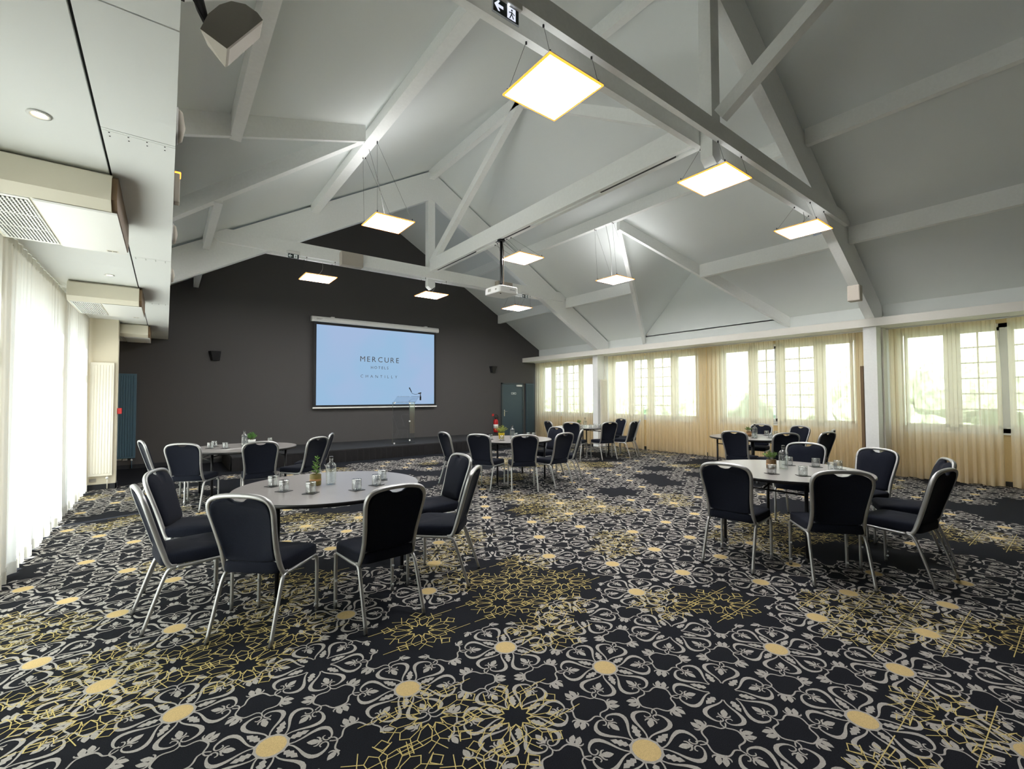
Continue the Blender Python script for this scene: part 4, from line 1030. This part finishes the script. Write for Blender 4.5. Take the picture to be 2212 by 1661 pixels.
def lectern():
    t = thing('lectern', 'clear acrylic lectern standing on the stage in front of the screen', 'lectern', (0, 0, 0.302))
    def panel(nm, a, c, z0, z1, th=0.010):
        a, c = Vector(a), Vector(c); d = (c-a).normalized(); n_ = Vector((-d.y, d.x))*th/2; b = MB()
        pl = [(a+n_), (a-n_), (c-n_), (c+n_)]; b.prism([(p.x, p.y) for p in pl], z0, z1, 'z'); o = b.build(nm, 'acrylic', t)
        e = MB()
        for q in (a, c): e.box((q.x-0.007, q.y-0.007, z0), (q.x+0.007, q.y+0.007, z1))
        e.build('polished_edge', 'acrylic_edge', o)
    A, B, Cc = (4.70, 11.25), (5.11, 11.12), (5.32, 11.27)
    panel('left_panel', A, B, 0.0, 1.10); panel('right_panel', B, Cc, 0.0, 1.10)
    b = MB(); b.prism([(4.68, 11.27), (5.11, 11.08), (5.36, 11.30), (5.15, 11.58), (4.80, 11.55)], 0.0, 0.010, 'z'); b.build('base', 'acrylic', t)
    vs = [(4.66, 11.12, 1.10), (5.28, 11.12, 1.10), (5.58, 11.52, 1.25), (4.94, 11.52, 1.25)]; vs += [(x, y, z+0.010) for x, y, z in vs]
    b = MB(); b.add(vs, [(0,3,2,1),(4,5,6,7),(0,1,5,4),(1,2,6,5),(2,3,7,6),(3,0,4,7)]); b.build('reading_shelf', 'acrylic', t)
    b = MB(); b.tube([vs[0], vs[1]], 0.006, n=6); b.tube([vs[2], vs[3]], 0.005, n=6); b.build('shelf_edge', 'acrylic_edge', t)
    b = MB()
    for (x, y, z) in ((5.11, 11.11, 0.10), (5.11, 11.11, 0.60), (5.11, 11.11, 1.07), (4.74, 11.24, 0.03), (4.74, 11.24, 1.08)): b.box((x-0.018, y-0.012, z-0.018), (x+0.018, y+0.012, z+0.018))
    b.build('fastener', 'white_plastic', t)
    t2 = thing('microphone', 'black gooseneck microphone clamped to the lectern shelf', 'microphone', (5.60, 11.48, 1.55))
    b = MB(); b.box((-0.015, -0.02, -0.10), (0.015, 0.02, 0.01)); b.tube([(0, 0, 0), (-0.005, 0, 0.09)], 0.012, n=8); b.build('clamp', 'black', t2)
    b = MB(); b.tube([(0.02, 0, 0.105), (-0.06, 0, 0.085)], 0.016, n=8); b.build('holder', 'black', t2)
    b = MB(); b.tube(bez([(-0.05, 0, 0.086), (-0.14, 0, 0.065), (-0.24, 0, 0.085), (-0.27, 0, 0.125)], 6), 0.005, n=6); b.build('gooseneck', 'black', t2)
    b = MB(); b.tube([(-0.265, 0, 0.12), (-0.33, 0, 0.245)], [0.009, 0.016], n=10); b.build('microphone_head', 'black', t2)
lectern()

# ------------------------------------------------------------------ fittings on the dark wall
def door():
    t = bpy.data.objects.new('door_1', None); COL.objects.link(t); t['kind'] = 'structure'
    x0, x1, zt = 9.36, 10.35, 2.04; y = YW
    b = MB(); b.box((x0, y-0.05, 0), (x0+0.05, y-0.001, zt)); b.box((x1-0.06, y-0.05, 0), (x1, y-0.001, zt)); b.box((x0, y-0.05, zt-0.05), (x1, y-0.001, zt)); b.build('door_frame', 'door_frame', t)
    leaf = one('box', (x0+0.055, y-0.038, 0.01), (x1-0.065, y-0.004, zt-0.055)).build('door_leaf', 'door_blue', t)
    b = MB(); b.rbox((9.455, y-0.045, 0.86), (9.495, y-0.039, 1.09), 0.002); b.tube([(9.475, y-0.045, 1.03), (9.475, y-0.085, 1.03), (9.59, y-0.085, 1.03)], 0.009, n=8); b.build('door_handle', 'steel', t)
    b = MB(); b.rbox((10.0, y-0.10, 1.91), (10.24, y-0.040, 1.975), 0.006); b.build('door_closer', 'white_plastic', t)
    b = MB(); b.box((9.79, y-0.042, 1.63), (9.80, y-0.0385, 1.70)); b.box((9.99, y-0.042, 1.63), (10.0, y-0.0385, 1.70)); b.box((9.79, y-0.042, 1.63), (10.0, y-0.0385, 1.638)); b.box((9.79, y-0.042, 1.692), (10.0, y-0.0385, 1.70))
    b.box((9.845, y-0.042, 1.655), (9.945, y-0.0385, 1.675)); b.build('door_sign', 'exit_white', t)
    b = MB()
    for z in (0.25, 1.05, 1.8): b.tube([(x1-0.055, y-0.045, z-0.05), (x1-0.055, y-0.045, z+0.05)], 0.007, n=8)
    b.build('hinge', 'black_steel', t)
door()
def radiator(label, w_, z0, z1, mat, M, group=None, thick=0.06, valve=1):
    t = thing('radiator', label, 'radiator', group=group); t.matrix_world = M   # local: x along width, -y faces the room
    b = MB(); b.rbox((0, -thick, z0), (w_, -0.012, z1), 0.006); b.build('panel', mat, t)
    n_ = max(4, int(w_/0.042)); b = MB()
    for k in range(n_): xx = 0.02+(w_-0.04)*(k+0.5)/n_; b.rbox((xx-0.014, -thick-0.007, z0+0.04), (xx+0.014, -thick+0.001, z1-0.04), 0.003)
    b.build('ribs', mat, t)
    b = MB()
    for xx in (0.1*w_, 0.85*w_): b.box((xx, -0.02, z0+0.25), (xx+0.03, -0.001, z0+0.31)); b.box((xx, -0.02, z1-0.31), (xx+0.03, -0.001, z1-0.25))
    b.build('bracket', mat, t)
    xv = w_-0.06 if valve > 0 else 0.06
    b = MB(); b.tube([(xv, -0.035, z0), (xv, -0.035, 0.012)], 0.008, n=8); b.build('pipe', mat, t)
    b = MB(); b.tube([(xv, -0.035, z0-0.03), (xv, -0.085, z0-0.035)], [0.013, 0.020], n=10); b.build('valve', 'white_plastic', t)
radiator('tall blue grey radiator on the dark wall at the left corner', 0.46, 0.23, 2.06, 'radiator_blue', Matrix.Translation((-0.97, YW, 0)))
radiator('tall dark radiator on the dark wall right of the door', 0.38, 0.24, 2.03, 'door_blue', Matrix.Translation((10.46, YW, 0)))
radiator('tall cream radiator on the left pier in front of the dark wall', 0.30, 0.23, 2.12, 'radiator_cream', Matrix.Translation((-1.0, 10.19, 0)))
radiator('tall white radiator beside the far column by the first window', 0.30, 0.25, 2.06, 'radiator_cream', Matrix.Translation((10.56, 9.36, 0)))
radiator('tall radiator seen from its edge behind the near right column', 0.36, 0.25, 2.08, 'unit_brown', Matrix.Translation((10.80, 2.71, 0)) @ Matrix.Rotation(PI, 4, 'Z'))
b = MB(); b.rbox((-0.66, 10.24, 1.255), (-0.60, 10.33, 1.352), 0.004)
tag(b.build('call_point', 'red_plastic'), 'small red fire alarm call point on the edge of the left pier', 'alarm')
def socket(label, x, z):
    t = thing('wall_socket', label, 'socket', (x, YW, z), 0, 'white wall sockets')
    one('rbox', (-0.04, -0.012, -0.04), (0.04, -0.001, 0.04), 0.003).build('plate', 'white_plastic', t)
    one('lathe', [(0.022, 0), (0.022, 0.004), (0.018, 0.005), (0, 0.005)], 16, 0, Matrix.Translation((0, -0.012, 0)) @ Matrix.Rotation(PI/2, 4, 'X')).build('face', 'radiator_cream', t)
socket('left white socket below the blue radiator', -0.775, 0.235)
socket('right white socket below the blue radiator', -0.680, 0.225)
t = thing('wall_socket', 'white socket low on the dark wall behind the back left table', 'socket', (0.98, YW, 0.20), 0, 'white wall sockets')
one('rbox', (-0.06, -0.012, -0.04), (0.06, -0.001, 0.04), 0.003).build('plate', 'white_plastic', t)
one('rbox', (-0.045, -0.016, -0.015), (0.0, -0.0125, 0.015), 0.002).build('face', 'speaker_grey', t)
t = thing('wall_vent', 'small grey vent grille low on the left pier below the radiator', 'vent', (0, 0, 0))
one('box', (-0.99, 10.186, 0.135), (-0.90, 10.199, 0.19)).build('frame', 'speaker_side', t)
b = MB()
for k in range(4): b.box((-0.985, 10.182, 0.142+k*0.012), (-0.905, 10.186, 0.147+k*0.012))
b.build('slat', 'speaker_grey', t)
def sconce(label, x0, x1, z0, z1, flip):
    t = thing('wall_sconce', label, 'lamp', group='dark wedge wall lamps'); y = YW
    dx = 0.05
    top = [(x0, y-0.001), (x1, y-0.001), (x1-0.01, y-0.13), (x0+0.05, y-0.13)]; bot = [(x0+dx, y-0.001), (x1-dx*0.6, y-0.001), (x1-0.05, y-0.07), (x0+0.09, y-0.07)]
    vs = [(a, c, z1) for a, c in top]+[(a, c, z0) for a, c in bot]
    b = MB(); b.add(vs, [(0,1,2,3),(7,6,5,4),(0,4,5,1),(1,5,6,2),(2,6,7,3),(3,7,4,0)]); b.build('shade', 'black_steel', t)
    one('box', (x0+0.03, y-0.115, z1-0.002), (x1-0.03, y-0.02, z1+0.003)).build('trim_ring', 'black', t)
sconce('dark wedge shaped wall lamp on the left part of the dark wall', 0.78, 1.04, 2.42, 2.64, 0)
sconce('dark wedge shaped wall lamp above and left of the door', 8.86, 9.12, 2.38, 2.60, 1)
def extinguisher():
    t = thing('fire_extinguisher', 'red fire extinguisher with black hose left of the door', 'fire extinguisher', (9.04, YW-0.13, 0.33))
    one('lathe', [(0.0, 0.0), (0.075, 0.0), (0.082, 0.02), (0.082, 0.36), (0.072, 0.41), (0.04, 0.44), (0.025, 0.45)], 24).build('cylinder', 'red', t)
    one('lathe', [(0.0825, 0.13), (0.0828, 0.27)], 24).build('label_band', 'white_plastic', t)
    b = MB(); b.lathe([(0.026, 0.45), (0.026, 0.49), (0.0, 0.49)], 12); b.box((-0.012, -0.01, 0.485), (0.10, 0.01, 0.50)); b.build('valve_head', 'black', t)
    b = MB(); b.tube(bez([(0.02, 0, 0.47), (-0.06, -0.02, 0.50), (-0.08, -0.02, 0.57), (0.0, -0.02, 0.61), (0.08, -0.01, 0.55), (0.10, 0, 0.40), (0.095, 0, 0.20)], 6), 0.010, n=8); b.build('hose', 'hose', t)
    one('box', (-0.02, 0.085, 0.2), (0.02, 0.129, 0.24)).build('bracket', 'black_steel', t)
    o = one('box', (8.975, YW-0.006, 0.875), (9.055, YW-0.001, 0.955)).build('fire_notice', 'red_plastic'); tag(o, 'tiny red notice on the dark wall above the fire extinguisher', 'sign')
extinguisher()

# ------------------------------------------------------------------ curtains
def curtain(label, x, y0, y1, z0, z1, mat, group, seed, gather=1.0, lean0=0.0, lean1=0.0, amp=0.030):
    rnd = random.Random(seed); L = y1-y0; N = int(L/0.012); rows = 9; vs = []; fs = []
    ph = [rnd.uniform(0, 6.28) for _ in range(6)]; per = 0.105*gather
    for r_ in range(rows):
        f_ = r_/(rows-1); z = z1+(z0-z1)*f_; am = amp*(0.35+0.65*f_)
        for i in range(N+1):
            s_ = i/N; yy = y0+L*s_; yy += lean0*(1-s_)*math.sin(f_*PI*0.5)+lean1*s_*math.sin(f_*PI*0.5)
            w1 = math.sin(2*PI*yy/per+1.2*math.sin(yy*3.1+ph[0])+ph[1]+0.4*f_); w2 = math.sin(2*PI*yy/(per*2.7)+ph[2]); w3 = math.sin(yy*1.7+ph[3])
            vs.append((x+am*(0.8*w1+0.55*w2*f_+0.25*w3), yy+0.012*math.sin(2*PI*yy/per*2+ph[4]), z+(0.006*w2 if r_ == rows-1 else 0)))
    for r_ in range(rows-1):
        for i in range(N): a = r_*(N+1)+i; fs.append((a, a+1, a+N+2, a+N+1))
    t = thing('curtain', label, 'curtain', group=group)
    b = MB(); b.add(vs, fs, 0, True); b.build('sheer_cloth', mat, t, normals=False)
    hv = [v for v in vs[:N+1]]; vs2 = [(v[0]-0.004 if x > 5 else v[0]+0.004, v[1], v[2]+0.002) for v in hv]+[(v[0]-0.004 if x > 5 else v[0]+0.004, v[1], v[2]-0.07) for v in hv]
    b = MB(); b.add(vs2, [(i, i+1, N+2+i, N+1+i) for i in range(N)], 0, True); b.build('heading_tape', mat, t, normals=False)
    k0 = (rows-1)*(N+1); hb = vs[k0:]; dxx = -0.004 if x > 5 else 0.004
    vs3 = [(v[0]+dxx, v[1], v[2]) for v in hb]+[(v[0]+dxx*0.9, v[1], v[2]+0.10) for v in hb]
    b = MB(); b.add(vs3, [(i, i+1, N+2+i, N+1+i) for i in range(N)], 0, True); b.build('hem', mat, t, normals=False)
GR = 'sheer cream curtains along the right wall'; GLc = 'sheer white curtains along the left wall'
xc = 10.93
curtain('sheer curtain at the far end of the right wall, next to the dark radiator', xc, 11.46, 12.80, 0.015, 2.779, 'sheer', GR, 1, lean0=0.03)
curtain('sheer curtain left of the far column on the right wall', xc, 9.66, 11.43, 0.015, 2.779, 'sheer', GR, 2)
curtain('sheer curtain just right of the white radiator', xc, 7.98, 9.33, 0.015, 2.779, 'sheer', GR, 3, lean0=0.03)
curtain('sheer curtain over the right half of the second right hand window', xc, 6.12, 7.94, 0.015, 2.779, 'sheer', GR, 4)
curtain('sheer curtain over the left half of the third right hand window', xc, 4.50, 6.10, 0.015, 2.779, 'sheer', GR, 5, lean0=0.03)
curtain('sheer curtain ending at the near right column', xc, 2.78, 4.46, 0.015, 2.779, 'sheer', GR, 6)
curtain('sheer curtain right of the near column, left of the window gap', xc, 1.03, 2.44, 0.015, 2.779, 'sheer', GR, 7, lean0=-0.05)
curtain('sheer curtain cut by the right edge of the picture, right of the window gap', xc, -1.0, 0.90, 0.015, 2.779, 'sheer', GR, 8)
curtain('sheer curtain on the right wall behind the camera', xc, -4.2, -1.02, 0.015, 2.779, 'sheer', GR, 9)
xl = -1.03
curtain('sheer white curtain at the left, between its fold and the cream radiator', xl, 7.55, 10.16, 0.015, 2.852, 'sheer_left', GLc, 11, 1.5)
curtain('sheer white curtain at the left edge of the picture, nearest', xl, 4.4, 7.50, 0.015, 2.852, 'sheer_left', GLc, 12, 1.5)
curtain('sheer white curtain left of the camera', xl, 1.0, 4.38, 0.015, 2.852, 'sheer_left', GLc, 13, 1.5)
curtain('sheer white curtain behind the camera on the left', xl, -4.2, 0.98, 0.015, 2.852, 'sheer_left', GLc, 14, 1.5)
# curtain rails
b = MB(); b.box((10.90, YB+0.1, 2.782), (10.955, YW-0.02, 2.799)); tag(b.build('curtain_rail', 'white_plastic'), 'white curtain rail under the pelmet along the right wall', 'curtain rail')
